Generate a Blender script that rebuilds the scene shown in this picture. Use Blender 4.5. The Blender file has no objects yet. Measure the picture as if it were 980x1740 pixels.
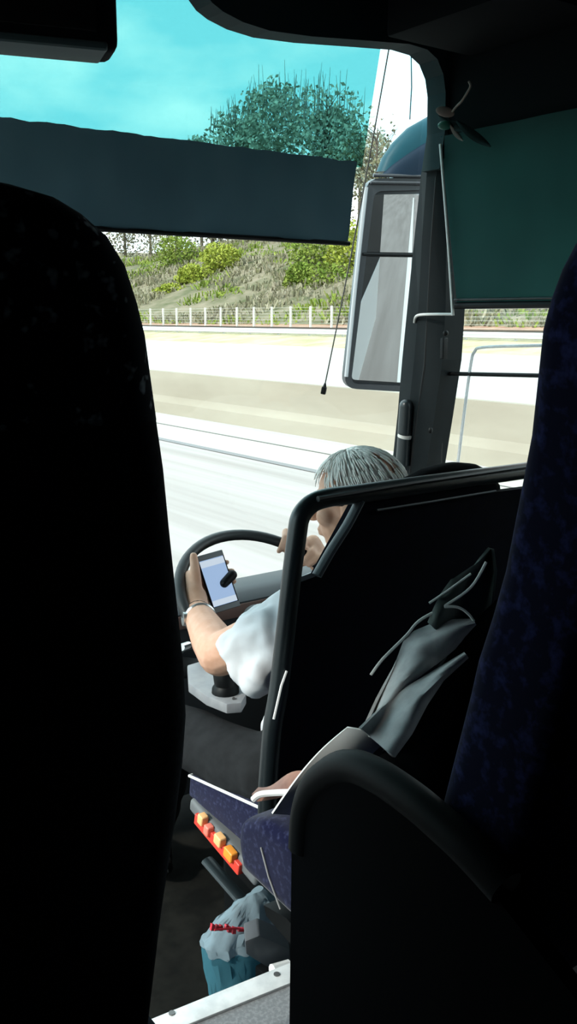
import bpy, bmesh, math, random
from mathutils import Vector, Matrix, noise
from mathutils.bvhtree import BVHTree
random.seed(7)
V = Vector
scn = bpy.context.scene
COL = scn.collection

# ------------------------------------------------------------------ camera
FPX = 1600.0
YAW, PITCH = math.radians(36.5), math.radians(11.7)
CAM = V((0, 0, 2.5))
F = V((math.sin(YAW)*math.cos(PITCH), math.cos(YAW)*math.cos(PITCH), -math.sin(PITCH)))
R = V((math.cos(YAW), -math.sin(YAW), 0))
U = R.cross(F)
cam = bpy.data.cameras.new('camera')
cam.sensor_fit = 'VERTICAL'; cam.sensor_height = 36.0
cam.lens = 36.0*FPX/1740.0
cam.clip_start = 0.02; cam.clip_end = 2000
co = bpy.data.objects.new('camera', cam); COL.objects.link(co)
co.matrix_world = Matrix((( R.x, U.x, -F.x, CAM.x), (R.y, U.y, -F.y, CAM.y), (R.z, U.z, -F.z, CAM.z), (0, 0, 0, 1)))
scn.camera = co

# sight-line measurements: where a sight line of the photo meets a known plane of the coach
def D(x, y): return F + R*((x-490)/FPX) + U*((870-y)/FPX)
def P(x, y, d): return CAM + D(x, y)*d
def PA(x, y, ax, val):
    v = D(x, y); return CAM + v*((val-CAM[ax])/v[ax])
def PX(x, y, X): return PA(x, y, 0, X)
def PY(x, y, Y): return PA(x, y, 1, Y)
def PZ(x, y, Z): return PA(x, y, 2, Z)
def PN(x, y, p0, n):
    v = D(x, y); return CAM + v*((V(p0)-CAM).dot(n)/v.dot(n))

# ------------------------------------------------------------------ materials
def lin(c): return tuple(((u/255)/12.92 if u/255 <= .04045 else ((u/255+.055)/1.055)**2.4) for u in c)
def nodes_of(name):
    m = bpy.data.materials.new(name); m.use_nodes = True
    nt = m.node_tree; nt.nodes.clear()
    out = nt.nodes.new('ShaderNodeOutputMaterial')
    return m, nt, out
def noise_col(nt, c1, c2, scale, detail=3, lo=.35, hi=.65, stretch=None, rough=.6):
    tc = nt.nodes.new('ShaderNodeTexCoord'); mp = nt.nodes.new('ShaderNodeMapping')
    if stretch: mp.inputs['Scale'].default_value = stretch
    nz = nt.nodes.new('ShaderNodeTexNoise'); nz.inputs['Scale'].default_value = scale
    nz.inputs['Detail'].default_value = detail; nz.inputs['Roughness'].default_value = rough
    cr = nt.nodes.new('ShaderNodeValToRGB')
    cr.color_ramp.elements[0].position = lo; cr.color_ramp.elements[1].position = hi
    cr.color_ramp.elements[0].color = (*c1, 1); cr.color_ramp.elements[1].color = (*c2, 1)
    nt.links.new(tc.outputs['Object'], mp.inputs['Vector']); nt.links.new(mp.outputs[0], nz.inputs['Vector'])
    nt.links.new(nz.outputs['Fac'], cr.inputs[0])
    return cr.outputs[0], nz.outputs['Fac']
def mat(name, c, rough=.6, metal=0, c2=None, scale=20, lo=.35, hi=.65, stretch=None, spec=.3, bump=0, sheen=0, detail=3, emit=None, alpha=None):
    m, nt, out = nodes_of(name)
    b = nt.nodes.new('ShaderNodeBsdfPrincipled'); nt.links.new(b.outputs[0], out.inputs[0])
    b.inputs['Roughness'].default_value = rough; b.inputs['Metallic'].default_value = metal
    b.inputs['Specular IOR Level'].default_value = spec
    b.inputs['Base Color'].default_value = (*c, 1)
    if sheen: b.inputs['Sheen Weight'].default_value = sheen
    if emit:
        b.inputs['Emission Color'].default_value = (*emit[0], 1); b.inputs['Emission Strength'].default_value = emit[1]
    if c2 is not None or bump:
        col, fac = noise_col(nt, c, c2 if c2 is not None else c, scale, detail, lo, hi, stretch)
        if c2 is not None: nt.links.new(col, b.inputs['Base Color'])
        if bump:
            bp = nt.nodes.new('ShaderNodeBump'); bp.inputs['Strength'].default_value = bump; bp.inputs['Distance'].default_value = .01
            nt.links.new(fac, bp.inputs['Height']); nt.links.new(bp.outputs[0], b.inputs['Normal'])
    return m
def mat_trans(name, dif, trl, c2=None, scale=8, stretch=None):
    m, nt, out = nodes_of(name)
    a = nt.nodes.new('ShaderNodeBsdfDiffuse'); t = nt.nodes.new('ShaderNodeBsdfTranslucent'); ad = nt.nodes.new('ShaderNodeAddShader')
    a.inputs[0].default_value = (*dif, 1); t.inputs[0].default_value = (*trl, 1)
    if c2 is not None:
        col, _ = noise_col(nt, trl, c2, scale, 2, .3, .7, stretch); nt.links.new(col, t.inputs[0])
    nt.links.new(a.outputs[0], ad.inputs[0]); nt.links.new(t.outputs[0], ad.inputs[1]); nt.links.new(ad.outputs[0], out.inputs[0])
    return m
def mat_glass(name, tint, gl=.06, haze=0):
    m, nt, out = nodes_of(name)
    t = nt.nodes.new('ShaderNodeBsdfTransparent'); t.inputs[0].default_value = (*tint, 1)
    g = nt.nodes.new('ShaderNodeBsdfGlossy'); g.inputs['Roughness'].default_value = .03
    mx = nt.nodes.new('ShaderNodeMixShader'); mx.inputs[0].default_value = gl
    nt.links.new(t.outputs[0], mx.inputs[1]); nt.links.new(g.outputs[0], mx.inputs[2]); nt.links.new(mx.outputs[0], out.inputs[0])
    return m

M = {}
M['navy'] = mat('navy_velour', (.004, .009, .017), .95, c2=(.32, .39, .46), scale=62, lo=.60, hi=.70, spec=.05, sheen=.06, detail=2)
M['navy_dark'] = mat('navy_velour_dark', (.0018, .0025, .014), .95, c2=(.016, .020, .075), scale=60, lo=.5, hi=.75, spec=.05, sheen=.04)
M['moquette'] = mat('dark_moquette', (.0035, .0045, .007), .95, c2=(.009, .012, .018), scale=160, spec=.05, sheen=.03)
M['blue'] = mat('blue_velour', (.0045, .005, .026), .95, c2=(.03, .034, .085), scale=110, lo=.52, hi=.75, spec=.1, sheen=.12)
M['black'] = mat('black_plastic', (.0022, .0026, .003), .5, spec=.18)
M['black_soft'] = mat('black_fabric', (.0015, .0015, .002), .95, spec=.05)
M['partition'] = mat('partition_cloth', (.001, .0013, .0035), .9, c2=(.002, .0025, .007), scale=40, spec=.05)
M['tube'] = mat('dark_grey_powder_coat', (.007, .011, .013), .35, spec=.45, bump=.02, scale=200)
M['trim_grey'] = mat('grey_rubber_trim', (.07, .08, .09), .5)
M['shell'] = mat('dark_teal_cabin_panel', (.005, .015, .018), .7, c2=(.008, .020, .023), scale=3, spec=.2)
M['shell_dark'] = mat('cabin_panel_black', (.0012, .002, .003), .8, spec=.08)
M['pillar'] = mat('pillar_plastic', (.003, .005, .006), .6, c2=(.005, .0075, .0085), scale=5, spec=.1)
M['white_rod'] = mat('pale_metal', (.5, .5, .48), .4, .3)
M['white_trim'] = mat('white_piping', (.75, .75, .75), .5)
M['sill'] = mat('worn_aluminium', (.62, .63, .64), .42, .25, c2=(.8, .8, .8), scale=25)
M['vinyl'] = mat('grey_floor_vinyl', (.16, .165, .175), .6, c2=(.22, .225, .235), scale=150, lo=.45, hi=.6)
M['carpet'] = mat('dark_floor_covering', (.003, .003, .0027), .9, c2=(.010, .0095, .008), scale=12, spec=.1)
M['shirt'] = mat('white_shirt_cotton', (.54, .55, .58), .85, c2=(.60, .61, .63), scale=8, bump=.15, spec=.15)
M['trouser'] = mat('charcoal_trousers', (.012, .0125, .0135), .9, c2=(.017, .0175, .019), scale=30, spec=.1)
M['skin'] = mat('skin', (.55, .30, .20), .55, c2=(.62, .36, .26), scale=25, spec=.3)
M['hair'] = mat('grey_hair', (.72, .70, .66), .6, c2=(.93, .91, .87), scale=60, stretch=(1, 1, .25), spec=.3)
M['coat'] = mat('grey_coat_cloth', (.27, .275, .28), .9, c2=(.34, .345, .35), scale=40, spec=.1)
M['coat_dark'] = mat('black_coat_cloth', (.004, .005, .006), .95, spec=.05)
M['paper'] = mat('white_paper', (.72, .73, .72), .7)
M['brown'] = mat('brown_leather', (.16, .07, .05), .5, c2=(.28, .14, .10), scale=30)
M['orange'] = mat('orange_plastic', (.85, .30, .04), .4, spec=.4)
M['pale_orange'] = mat('pale_orange_plastic', (.9, .50, .22), .4, spec=.4)
M['red'] = mat('red_plastic', (.7, .06, .04), .4, spec=.4)
M['pinkred'] = mat('pink_red_plastic', (.85, .22, .16), .4, spec=.4)
M['bag'] = mat_trans('teal_plastic_film', (.04, .12, .155), (.03, .08, .10), c2=(.06, .13, .16), scale=18)
M['bag_clear'] = mat_trans('pale_plastic_film', (.16, .21, .24), (.07, .095, .11), c2=(.14, .17, .19), scale=25)
M['bag_red'] = mat('red_ink', (.55, .03, .05), .5)
M['screen'] = mat('lit_screen', (.02, .02, .02), .2, emit=(lin((158, 186, 222)), .48))
M['screen_pale'] = mat('lit_screen_bar', (.02, .02, .02), .2, emit=(lin((205, 220, 235)), .46))
M['bezel'] = mat('bezel_grey', (.17, .175, .18), .5)
M['silver'] = mat('silver_metal', (.55, .55, .55), .3, .9)
M['gear_plate'] = mat('grey_console', (.20, .20, .215), .5, c2=(.25, .25, .26), scale=20)
M['dash'] = mat('dash_plastic', (.05, .052, .056), .6)
M['dash_brown'] = mat('dash_brown_band', (.16, .09, .075), .5)
M['mirror'] = mat('mirror_glass', (.36, .37, .375), .0, 1.0)
M['mirror_house'] = mat('mirror_housing_plastic', (.03, .032, .037), .35, spec=.5)
M['mirror_pale'] = mat('mirror_rim_grey', (.42, .43, .45), .4)
M['mirror_teal'] = mat('teal_mirror_arm', (.006, .055, .075), .5, spec=.2)
M['mirror_blue'] = mat('dark_blue_mirror_arm', (.003, .014, .03), .5, spec=.2)
M['coach_white'] = mat('coach_paint_white', (.88, .88, .88), .4)
M['coach_dark'] = mat('coach_dark_band', (.012, .013, .015), .6, spec=.05)
M['glass'] = mat_glass('window_glass', (.97, .98, .975), .02)
M['film'] = mat_glass('teal_sun_strip_film', (.12, .32, .31), .02)
M['ws_blind'] = mat_trans('grey_blind_fabric', (.03, .045, .055), (.088, .118, .132), c2=(.112, .145, .158), scale=5, stretch=(1, 1, .6))
M['side_blind'] = mat_trans('green_blind_fabric', (.02, .04, .04), (.030, .085, .08), c2=(.052, .125, .115), scale=2.5)
M['monitor_rim'] = mat('monitor_rim', (.03, .05, .055), .5)
M['petal'] = mat('dusty_petal', (.22, .17, .15), .8)
M['leaf_dark'] = mat('dark_artificial_leaf', (.006, .012, .012), .6)
M['bulb_green'] = mat('green_bead', (.03, .12, .09), .4)
M['screw'] = mat('screw_steel', (.15, .15, .15), .4, .8)
# outside
M['asphalt'] = mat('asphalt', (.235, .205, .19), .9, c2=(.345, .312, .295), scale=1.4, stretch=(1.6, .03, 1), detail=5, lo=.3, hi=.7)
M['asphalt_pale'] = mat('pale_concrete_road', (.34, .33, .31), .9, c2=(.42, .41, .385), scale=.8, stretch=(1.5, .03, 1))
M['verge'] = mat('dry_verge', (.28, .24, .13), 1, c2=(.40, .36, .24), scale=.7, detail=6)
M['rust_verge'] = mat('rusty_weeds', (.24, .12, .08), 1, c2=(.33, .2, .13), scale=1.4, detail=6)
M['bank'] = mat('embankment_scrub', (.055, .065, .02), 1, c2=(.19, .155, .105), scale=.35, detail=9, lo=.34, hi=.62, stretch=(1, .7, 1))
M['field'] = mat('far_field', (.16, .17, .07), 1, c2=(.25, .22, .13), scale=.05)
M['barrier'] = mat('weathered_concrete', (.235, .20, .155), .9, c2=(.31, .275, .22), scale=.5, stretch=(1, .25, 1), detail=5)
M['rail'] = mat('galvanised_rail', (.62, .63, .64), .5, .2)
M['gully2'] = mat('grey_joint', (.17, .165, .165), .9)
M['strip'] = mat('cream_strip', (.34, .325, .285), .9, c2=(.42, .405, .36), scale=.8, stretch=(1.5, .04, 1))
M['line'] = mat('road_paint', (.85, .85, .82), .7)
M['gully'] = mat('gully_tar', (.10, .09, .085), .9)
M['post'] = mat('pale_fence_wood', (.62, .58, .52), .9)
M['wire'] = mat('fence_wire', (.45, .42, .38), .6)
M['twig'] = mat('pale_twig', (.20, .21, .19), 1)
M['bark'] = mat('bark', (.10, .08, .065), 1)
def leafmat(name, a, b):
    return mat(name, a, .8, c2=b, scale=.9, spec=.1, lo=.3, hi=.7, detail=2)
M['leaf_yellow'] = leafmat('yellow_green_leaf', (.18, .22, .025), (.32, .33, .06))
M['leaf_green'] = leafmat('fresh_green_leaf', (.09, .145, .02), (.24, .27, .055))
M['leaf_hazed'] = leafmat('hazed_green_leaf', (.27, .31, .26), (.46, .50, .41))  # leaf colour lightened to stand in for haze over the tree clump
M['scrub_tan'] = leafmat('dry_scrub', (.13, .125, .06), (.30, .26, .19))
M['leaf_brown'] = leafmat('budding_brown_leaf', (.11, .105, .05), (.22, .20, .14))

# ------------------------------------------------------------------ object helpers
def wloc(o):
    v = V((0, 0, 0))
    while o is not None: v = v + o.location; o = o.parent
    return v
def link_mesh(name, me, m, parent=None, base=None, smooth=True):
    mats = m if isinstance(m, (list, tuple)) else [m]
    if not me.materials:
        for x in mats: me.materials.append(x)
    if smooth is not None:
        me.polygons.foreach_set('use_smooth', [bool(smooth)]*len(me.polygons))
    o = bpy.data.objects.new(name, me); COL.objects.link(o)
    if parent is not None:
        o.parent = parent; me.transform(Matrix.Translation(-wloc(parent)))
    else:
        n = max(1, len(me.vertices)); xs = [v.co for v in me.vertices]
        b = V(base) if base is not None else V(((min(c.x for c in xs)+max(c.x for c in xs))/2, (min(c.y for c in xs)+max(c.y for c in xs))/2, min(c.z for c in xs)))
        me.transform(Matrix.Translation(-b)); o.location = b
    return o
def obj(name, bm, m, parent=None, base=None, smooth=True, angle=None, recalc=True):
    if recalc: bmesh.ops.recalc_face_normals(bm, faces=bm.faces[:])
    me = bpy.data.meshes.new(name); bm.to_mesh(me); bm.free()
    o = link_mesh(name, me, m, parent, base, smooth)
    if smooth and angle is None: angle = 35
    if smooth and angle < 180:
        try: me.set_sharp_from_angle(angle=math.radians(angle))
        except Exception: pass
    return o
def tag(o, label=None, cat=None, group=None, kind=None):
    if label: o['label'] = label
    if cat: o['category'] = cat
    if group: o['group'] = group
    if kind: o['kind'] = kind
    return o
def thing(name, loc, label, cat, group=None):
    o = bpy.data.objects.new(name, None); o.empty_display_size = .1; COL.objects.link(o); o.location = V(loc)
    return tag(o, label, cat, group)
def struct(name, bm, m, label, cat, smooth=False, base=None):
    return tag(obj(name, bm, m, None, base, smooth), label, cat, None, 'structure')
BM = bmesh.new

def box(bm, lo, hi, bev=0, rot=None, seg=2):
    c = (V(lo)+V(hi))/2; s = V(hi)-V(lo)
    r = bmesh.ops.create_cube(bm, size=1.0)
    vs = r['verts']
    mt = Matrix.Translation(c) @ (rot.to_4x4() if rot else Matrix.Identity(4)) @ Matrix.Diagonal((s.x, s.y, s.z, 1))
    bmesh.ops.transform(bm, matrix=mt, verts=vs)
    if bev:
        es = list({e for v in vs for e in v.link_edges})
        bmesh.ops.bevel(bm, geom=es, offset=bev, segments=seg, profile=.6, affect='EDGES')
def obox(bm, c, ax, ay, az, sx, sy, sz, bev=0, seg=3):
    rot = Matrix((ax, ay, az)).transposed()
    c = V(c); h = V((sx, sy, sz))/2
    box(bm, c-h, c+h, bev, rot, seg)
def frame_of(t, up):
    t = t.normalized(); s = t.cross(up)
    if s.length < 1e-4: s = t.cross(V((1, 0, 0)))
    s.normalize(); return s, s.cross(t)
def tube(bm, pts, r, n=10, caps=True, flat=1.0, up=V((0, 0, 1))):
    pts = [V(p) for p in pts]
    rs = r if isinstance(r, (list, tuple)) else [r]*len(pts)
    rings = []; s = None
    for i, p in enumerate(pts):
        t = (pts[min(i+1, len(pts)-1)]-pts[max(i-1, 0)]).normalized()
        if s is None: s, b = frame_of(t, up)
        else:
            s = (s - t*s.dot(t))
            if s.length < 1e-5: s, _ = frame_of(t, up)
            s.normalize(); b = s.cross(t)
        rings.append([bm.verts.new(p + (s*math.cos(2*math.pi*k/n) + b*(math.sin(2*math.pi*k/n)*flat))*rs[i]) for k in range(n)])
    for a, c in zip(rings, rings[1:]):
        for k in range(n): bm.faces.new((a[k], a[(k+1) % n], c[(k+1) % n], c[k]))
    if caps:
        bm.faces.new(rings[0][::-1]); bm.faces.new(rings[-1])
def smoothpath(pts, sub=6):
    pts = [V(p) for p in pts]; out = []
    for i in range(len(pts)-1):
        p0 = pts[max(i-1, 0)]; p1 = pts[i]; p2 = pts[i+1]; p3 = pts[min(i+2, len(pts)-1)]
        for k in range(sub):
            t = k/sub
            out.append(.5*((2*p1)+(p2-p0)*t+(2*p0-5*p1+4*p2-p3)*t*t+(3*p1-p0-3*p2+p3)*t**3))
    out.append(pts[-1]); return out
def ball(bm, c, r, rot=None, u=16, v=10):
    rr = r if isinstance(r, (list, tuple, Vector)) else (r, r, r)
    res = bmesh.ops.create_uvsphere(bm, u_segments=u, v_segments=v, radius=1)
    mt = Matrix.Translation(V(c)) @ (rot.to_4x4() if rot else Matrix.Identity(4)) @ Matrix.Diagonal((*rr, 1))
    bmesh.ops.transform(bm, matrix=mt, verts=res['verts'])
def cyl(bm, p0, p1, r, n=20, r2=None): tube(bm, [p0, p1], [r, r if r2 is None else r2], n)
def capsule(bm, p0, p1, r0, r1=None, n=14):
    r1 = r0 if r1 is None else r1
    ball(bm, p0, r0, None, n, 8); ball(bm, p1, r1, None, n, 8); tube(bm, [p0, p1], [r0, r1], n)
def chain(bm, pts, rs, n=14):
    for i in range(len(pts)-1): capsule(bm, V(pts[i]), V(pts[i+1]), rs[i], rs[i+1], n)
def prism(bm, pts, off):
    pts = [V(p) for p in pts]; off = V(off)
    a = [bm.verts.new(p) for p in pts]; b = [bm.verts.new(p+off) for p in pts]
    bm.faces.new(a); bm.faces.new(b[::-1]); n = len(a)
    for i in range(n): bm.faces.new((a[i], b[i], b[(i+1) % n], a[(i+1) % n]))
def bev_all(bm, off, seg=2, ang=.5):
    bmesh.ops.recalc_face_normals(bm, faces=bm.faces[:])
    es = [e for e in bm.edges if len(e.link_faces) == 2 and e.calc_face_angle(0) > ang]
    bmesh.ops.bevel(bm, geom=es, offset=off, segments=seg, profile=.6, affect='EDGES')
def superring(c, ax, ay, hw, hd, n=28, e=3.5):
    out = []
    for k in range(n):
        t = 2*math.pi*k/n; ct, st = math.cos(t), math.sin(t)
        out.append(V(c)+V(ax)*(hw*math.copysign(abs(ct)**(2/e), ct))+V(ay)*(hd*math.copysign(abs(st)**(2/e), st)))
    return out
def rrect(c, ax, ay, hw, hd, r, n=5):
    r = min(r, hw*.98, hd*.98); out = []
    for sx, sy, a0 in ((1, 1, 0), (-1, 1, 90), (-1, -1, 180), (1, -1, 270)):
        for k in range(n+1):
            a = math.radians(a0+90*k/n)
            out.append(V(c)+V(ax)*(sx*(hw-r)+r*math.cos(a))+V(ay)*(sy*(hd-r)+r*math.sin(a)))
    return out
def loft(bm, rings, caps=True, closed=True):
    rv = [[bm.verts.new(p) for p in r] for r in rings]; n = len(rv[0])
    for a, b in zip(rv, rv[1:]):
        for k in range(n if closed else n-1):
            bm.faces.new((a[k], a[(k+1) % n], b[(k+1) % n], b[k]))
    if caps: bm.faces.new(rv[0][::-1]); bm.faces.new(rv[-1])
def sheet(bm, fn, nu, nv, th=.004):
    """a surface of real thickness: fn(u,v) -> point"""
    g = [[V(fn(i/nu, j/nv)) for j in range(nv+1)] for i in range(nu+1)]
    def nrm(i, j):
        a = g[min(i+1, nu)][j]-g[max(i-1, 0)][j]; b = g[i][min(j+1, nv)]-g[i][max(j-1, 0)]
        c = a.cross(b); return c.normalized() if c.length > 1e-9 else V((0, 0, 1))
    A = [[bm.verts.new(g[i][j]+nrm(i, j)*(th/2)) for j in range(nv+1)] for i in range(nu+1)]
    B = [[bm.verts.new(g[i][j]-nrm(i, j)*(th/2)) for j in range(nv+1)] for i in range(nu+1)]
    for i in range(nu):
        for j in range(nv):
            bm.faces.new((A[i][j], A[i+1][j], A[i+1][j+1], A[i][j+1])); bm.faces.new((B[i][j], B[i][j+1], B[i+1][j+1], B[i+1][j]))
    for i in range(nu):
        bm.faces.new((A[i][0], B[i][0], B[i+1][0], A[i+1][0])); bm.faces.new((A[i][nv], A[i+1][nv], B[i+1][nv], B[i][nv]))
    for j in range(nv):
        bm.faces.new((A[0][j], A[0][j+1], B[0][j+1], B[0][j])); bm.faces.new((A[nu][j], B[nu][j], B[nu][j+1], A[nu][j+1]))
def interp(tbl, t):
    if t <= tbl[0][0]: return tbl[0][1]
    for (a, x), (b, y) in zip(tbl, tbl[1:]):
        if t <= b: return x + (y-x)*(t-a)/(b-a)
    return tbl[-1][1]
def remeshed(bm, voxel, smooth_it=4, disp=None):
    """merge overlapping volumes into one continuous skin"""
    bmesh.ops.recalc_face_normals(bm, faces=bm.faces[:])
    me = bpy.data.meshes.new('tmp'); bm.to_mesh(me); bm.free()
    o = bpy.data.objects.new('tmp', me); COL.objects.link(o)
    md = o.modifiers.new('r', 'REMESH'); md.mode = 'VOXEL'; md.voxel_size = voxel; md.adaptivity = 0
    if smooth_it:
        ms = o.modifiers.new('s', 'SMOOTH'); ms.iterations = smooth_it; ms.factor = .5
    dg = bpy.context.evaluated_depsgraph_get(); dg.update()
    ev = o.evaluated_get(dg); new = bpy.data.meshes.new_from_object(ev)
    bpy.data.objects.remove(o); bpy.data.meshes.remove(me)
    if disp:
        ns = [v.normal.copy() for v in new.vertices]
        for v, n in zip(new.vertices, ns): v.co = v.co + n*disp(v.co)
    new.materials.clear()
    return new

# ------------------------------------------------------------------ coach shell
XL, XR = -.42, 2.05
# floor of the passenger deck, ending at the nosing; lower front floor
edgeA, edgeB = PZ(255, 1740, 1.28), PZ(500, 1640, 1.28)
edir = (edgeB-edgeA).normalized()
def edge_at(X): return edgeA + edir*((X-edgeA.x)/edir.x)
bm = BM(); e0, e1 = edge_at(XL), edge_at(XR)
prism(bm, [V((XL, -1.2, 1.28)), V((XR, -1.2, 1.28)), e1, e0], (0, 0, -.36))
struct('floor', bm, M['vinyl'], 'grey vinyl aisle floor behind the pale step edge', 'floor')
bm = BM(); box(bm, (XL, 1.1, .86), (XR, 2.75, .92))
struct('floor_lower', bm, M['carpet'], 'dark lower floor beside the driver where the plastic bag stands', 'floor')
# nosing
noz = thing('step_nosing', edge_at(.8), 'white worn metal step edge strip with two screws at end of aisle floor', 'step edge')
bm = BM(); n_in = V((-edir.y, edir.x, 0))
pa, pb = edge_at(.36), edge_at(1.03)
prism(bm, [pa+n_in*.004, pb+n_in*.004, pb-n_in*.046, pa-n_in*.036], (0, 0, .006))
prism(bm, [pa+n_in*.004, pb+n_in*.004, pb+n_in*.010, pa+n_in*.010], (0, 0, -.05)); bev_all(bm, .0015)
obj('strip', bm, M['sill'], noz)
for q in ((292, 1722), (470, 1656)):
    bm = BM(); c = PZ(*q, 1.286); cyl(bm, c-V((0, 0, .001)), c+V((0, 0, .002)), .006, 12); obj('screw', bm, M['screw'], noz)

bm = BM(); box(bm, (XL-.08, -1.2, 3.36), (XR+.08, 2.06, 3.44))
struct('ceiling', bm, M['shell_dark'], 'dark coach ceiling', 'ceiling')
bm = BM(); box(bm, (XL-.08, -1.28, .8), (XR+.08, -1.2, 3.44))
struct('wall_light_block', bm, M['shell_dark'], 'added unseen wall behind the camera that keeps light out of the cabin', 'wall')  # added close behind the camera to shut out light from the rear
# left wall with glazed door
bm = BM(); box(bm, (XL-.08, -1.2, .8), (XL, .95, 3.44)); box(bm, (XL-.08, .95, 3.02), (XL, 2.6, 3.44)); box(bm, (XL-.08, .95, .8), (XL, 2.6, 1.25))
struct('wall_left', bm, M['shell_dark'], 'dark left side wall of the coach', 'wall')
dr = thing('door_1', (XL-.04, 1.7, 1.25), 'glazed front entrance door on the left side of the coach', 'door'); dr['kind'] = 'structure'
bm = BM(); box(bm, (XL-.045, .99, 1.29), (XL-.037, 2.56, 2.98)); obj('pane', bm, M['glass'], dr, smooth=False)
bm = BM()
for lo, hi in (((XL-.06, .95, 1.25), (XL-.02, .99, 3.02)), ((XL-.06, 2.56, 1.25), (XL-.02, 2.6, 3.02)), ((XL-.06, .99, 1.25), (XL-.02, 2.56, 1.29)), ((XL-.06, .99, 2.98), (XL-.02, 2.56, 3.02))): box(bm, lo, hi)
obj('door_frame', bm, M['black'], dr, smooth=False)

# right wall: sill, header, rear part
Z_H = 2.99
bm = BM()
box(bm, (2.0, -1.2, Z_H), (2.1, 2.0, 3.44)); box(bm, (2.0, -1.2, .8), (2.1, 2.35, 1.85)); box(bm, (2.0, -9.6, .8), (2.1, .55, 3.44))
struct('wall_right', bm, M['shell_dark'], 'dark right side wall and header above the side window', 'wall')
bm = BM(); box(bm, (2.101, -9.6, .75), (2.113, 1.95, 1.72)); bev_all(bm, .004)
struct('trim_1', bm, M['coach_white'], 'white painted lower flank of the coach seen in the mirror', 'trim')
bm = BM(); box(bm, (2.101, -9.6, 1.73), (2.108, .5, 3.3)); bev_all(bm, .003)
struct('trim_2', bm, M['coach_dark'], 'dark glazed upper flank of the coach', 'trim')
# side window
w = thing('window_1', (2.05, 1.2, 1.85), 'driver side window with a sliding pane below the green blind', 'window'); w['kind'] = 'structure'
bm = BM(); box(bm, (2.055, .56, 1.86), (2.061, 2.0, Z_H)); obj('pane', bm, M['glass'], w, smooth=False)
XW = 2.04
bm = BM(); tube(bm, [PX(745, 634, XW), PX(765, 635, XW), PX(910, 638, XW), PX(1150, 643, XW)], .006, 8); obj('slide_rail', bm, M['black'], w)
bm = BM(); tube(bm, smoothpath([PX(776, 800, XW), PX(790, 690, XW), PX(800, 618, XW), PX(806, 598, XW), PX(822, 590, XW), PX(915, 587, XW), PX(1150, 582, XW)]), .0045, 8)
obj('sliding_pane_edge', bm, M['sill'], w)
bm = BM(); box(bm, (2.0, .56, 1.85), (2.07, 2.0, 1.9), .006); obj('window_sill', bm, M['black'], w)

# front wall: header, rounded corner and pillar
Y_H = 2.03
hdr = [(318, -40), (320, 0), (333, 18), (352, 33), (385, 50), (430, 64), (500, 73), (600, 80), (665, 85), (695, 94), (712, 110), (722, 135), (726, 165), (725, 230), (716, 292)]
pts = [PY(x, y, Y_H) for x, y in hdr]
br = pts[-1]
poly = pts + [V((2.09, Y_H, br.z)), V((2.09, Y_H, 3.44)), V((pts[0].x, Y_H, 3.44))]
bm = BM(); prism(bm, poly, (0, -.07, 0))
struct('wall_front', bm, M['shell'], 'dark teal panel above the windscreen with rounded lower corner', 'wall')
# pillar
bm = BM(); rings = []
edL = [(716, 285), (704, 400), (692, 520), (683, 620), (675, 720), (664, 830), (655, 940), (600, 1300)]
edR = [(763, 285), (758, 400), (757, 520), (752, 600), (738, 690), (722, 785), (712, 870), (690, 1300)]
for a, b in zip(edL, edR):
    A, B = PX(*a, 2.0), PX(*b, 2.0); z = (A.z+B.z)/2; m = (A.y+B.y)/2
    rings.append([V((2.0, A.y, z)), V((1.988, m+.02, z)), V((1.988, m-.02, z)), V((2.0, B.y, z)), V((2.09, B.y+.01, z)), V((2.09, A.y+.02, z))])
loft(bm, rings)
struct('pillar', bm, M['pillar'], 'dark raked front corner pillar between windscreen and side window', 'pillar')
bm = BM(); tube(bm, [PX(x, y, 1.992) for x, y in ((742, 300), (733, 420), (728, 520), (722, 620), (708, 720), (694, 830))], .005, 8)
struct('trim_3', bm, M['black'], 'thin black seam running down the corner pillar', 'trim', smooth=True)

# windscreen
def ws_y(X, z): return 2.14 + .40*(1-min(1, abs((X-.82)/1.24))**4) + .09*(2.9-z)
def ws_hit(x, y):
    v = D(x, y); t = 1.0
    lo, hi = .5, 6.0
    for _ in range(50):
        t = (lo+hi)/2; p = CAM+v*t
        if p.y < ws_y(p.x, p.z): lo = t
        else: hi = t
    return CAM+v*t
ws = thing('windscreen', (.82, 2.6, 1.55), 'large windscreen with a teal tinted sun strip across its top', 'windscreen'); ws['kind'] = 'structure'
bm = BM(); sheet(bm, lambda u, v: V((XL+.01+u*(2.05-XL), ws_y(XL+.01+u*(2.05-XL), 1.5+v*2.2), 1.5+v*2.2)), 24, 10, .006)
obj('pane', bm, M['glass'], ws)
# teal film: from its measured right edge to the left corner
fr_t, fr_b = ws_hit(638, 60), ws_hit(612, 285)
def film(u, v):
    top, bot = V((fr_t.x+.035, 0, 3.68)), V((fr_b.x, 0, fr_b.z))
    xr = bot.x+(top.x-bot.x)*v; z = bot.z+(top.z-bot.z)*v
    X = XL+.02+(xr-XL-.02)*u
    return V((X, ws_y(X, z)-.008, z))
bm = BM()
nu, nv = 24, 8
g = [[bm.verts.new(film(i/nu, j/nv)) for j in range(nv+1)] for i in range(nu+1)]
for i in range(nu):
    for j in range(nv): bm.faces.new((g[i][j], g[i+1][j], g[i+1][j+1], g[i][j+1]))
o = obj('sun_strip', bm, M['film'], ws); o['label'] = 'teal transparent sun film at top of windscreen'
bm = BM(); tube(bm, [ws_hit(690, 88)-V((0, .02, 0)), ws_hit(691, 150)-V((0, .02, 0)), ws_hit(688, 205)-V((0, .02, 0))], .002, 6)
obj('glass_seam', bm, M['mirror_teal'], ws)

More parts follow.
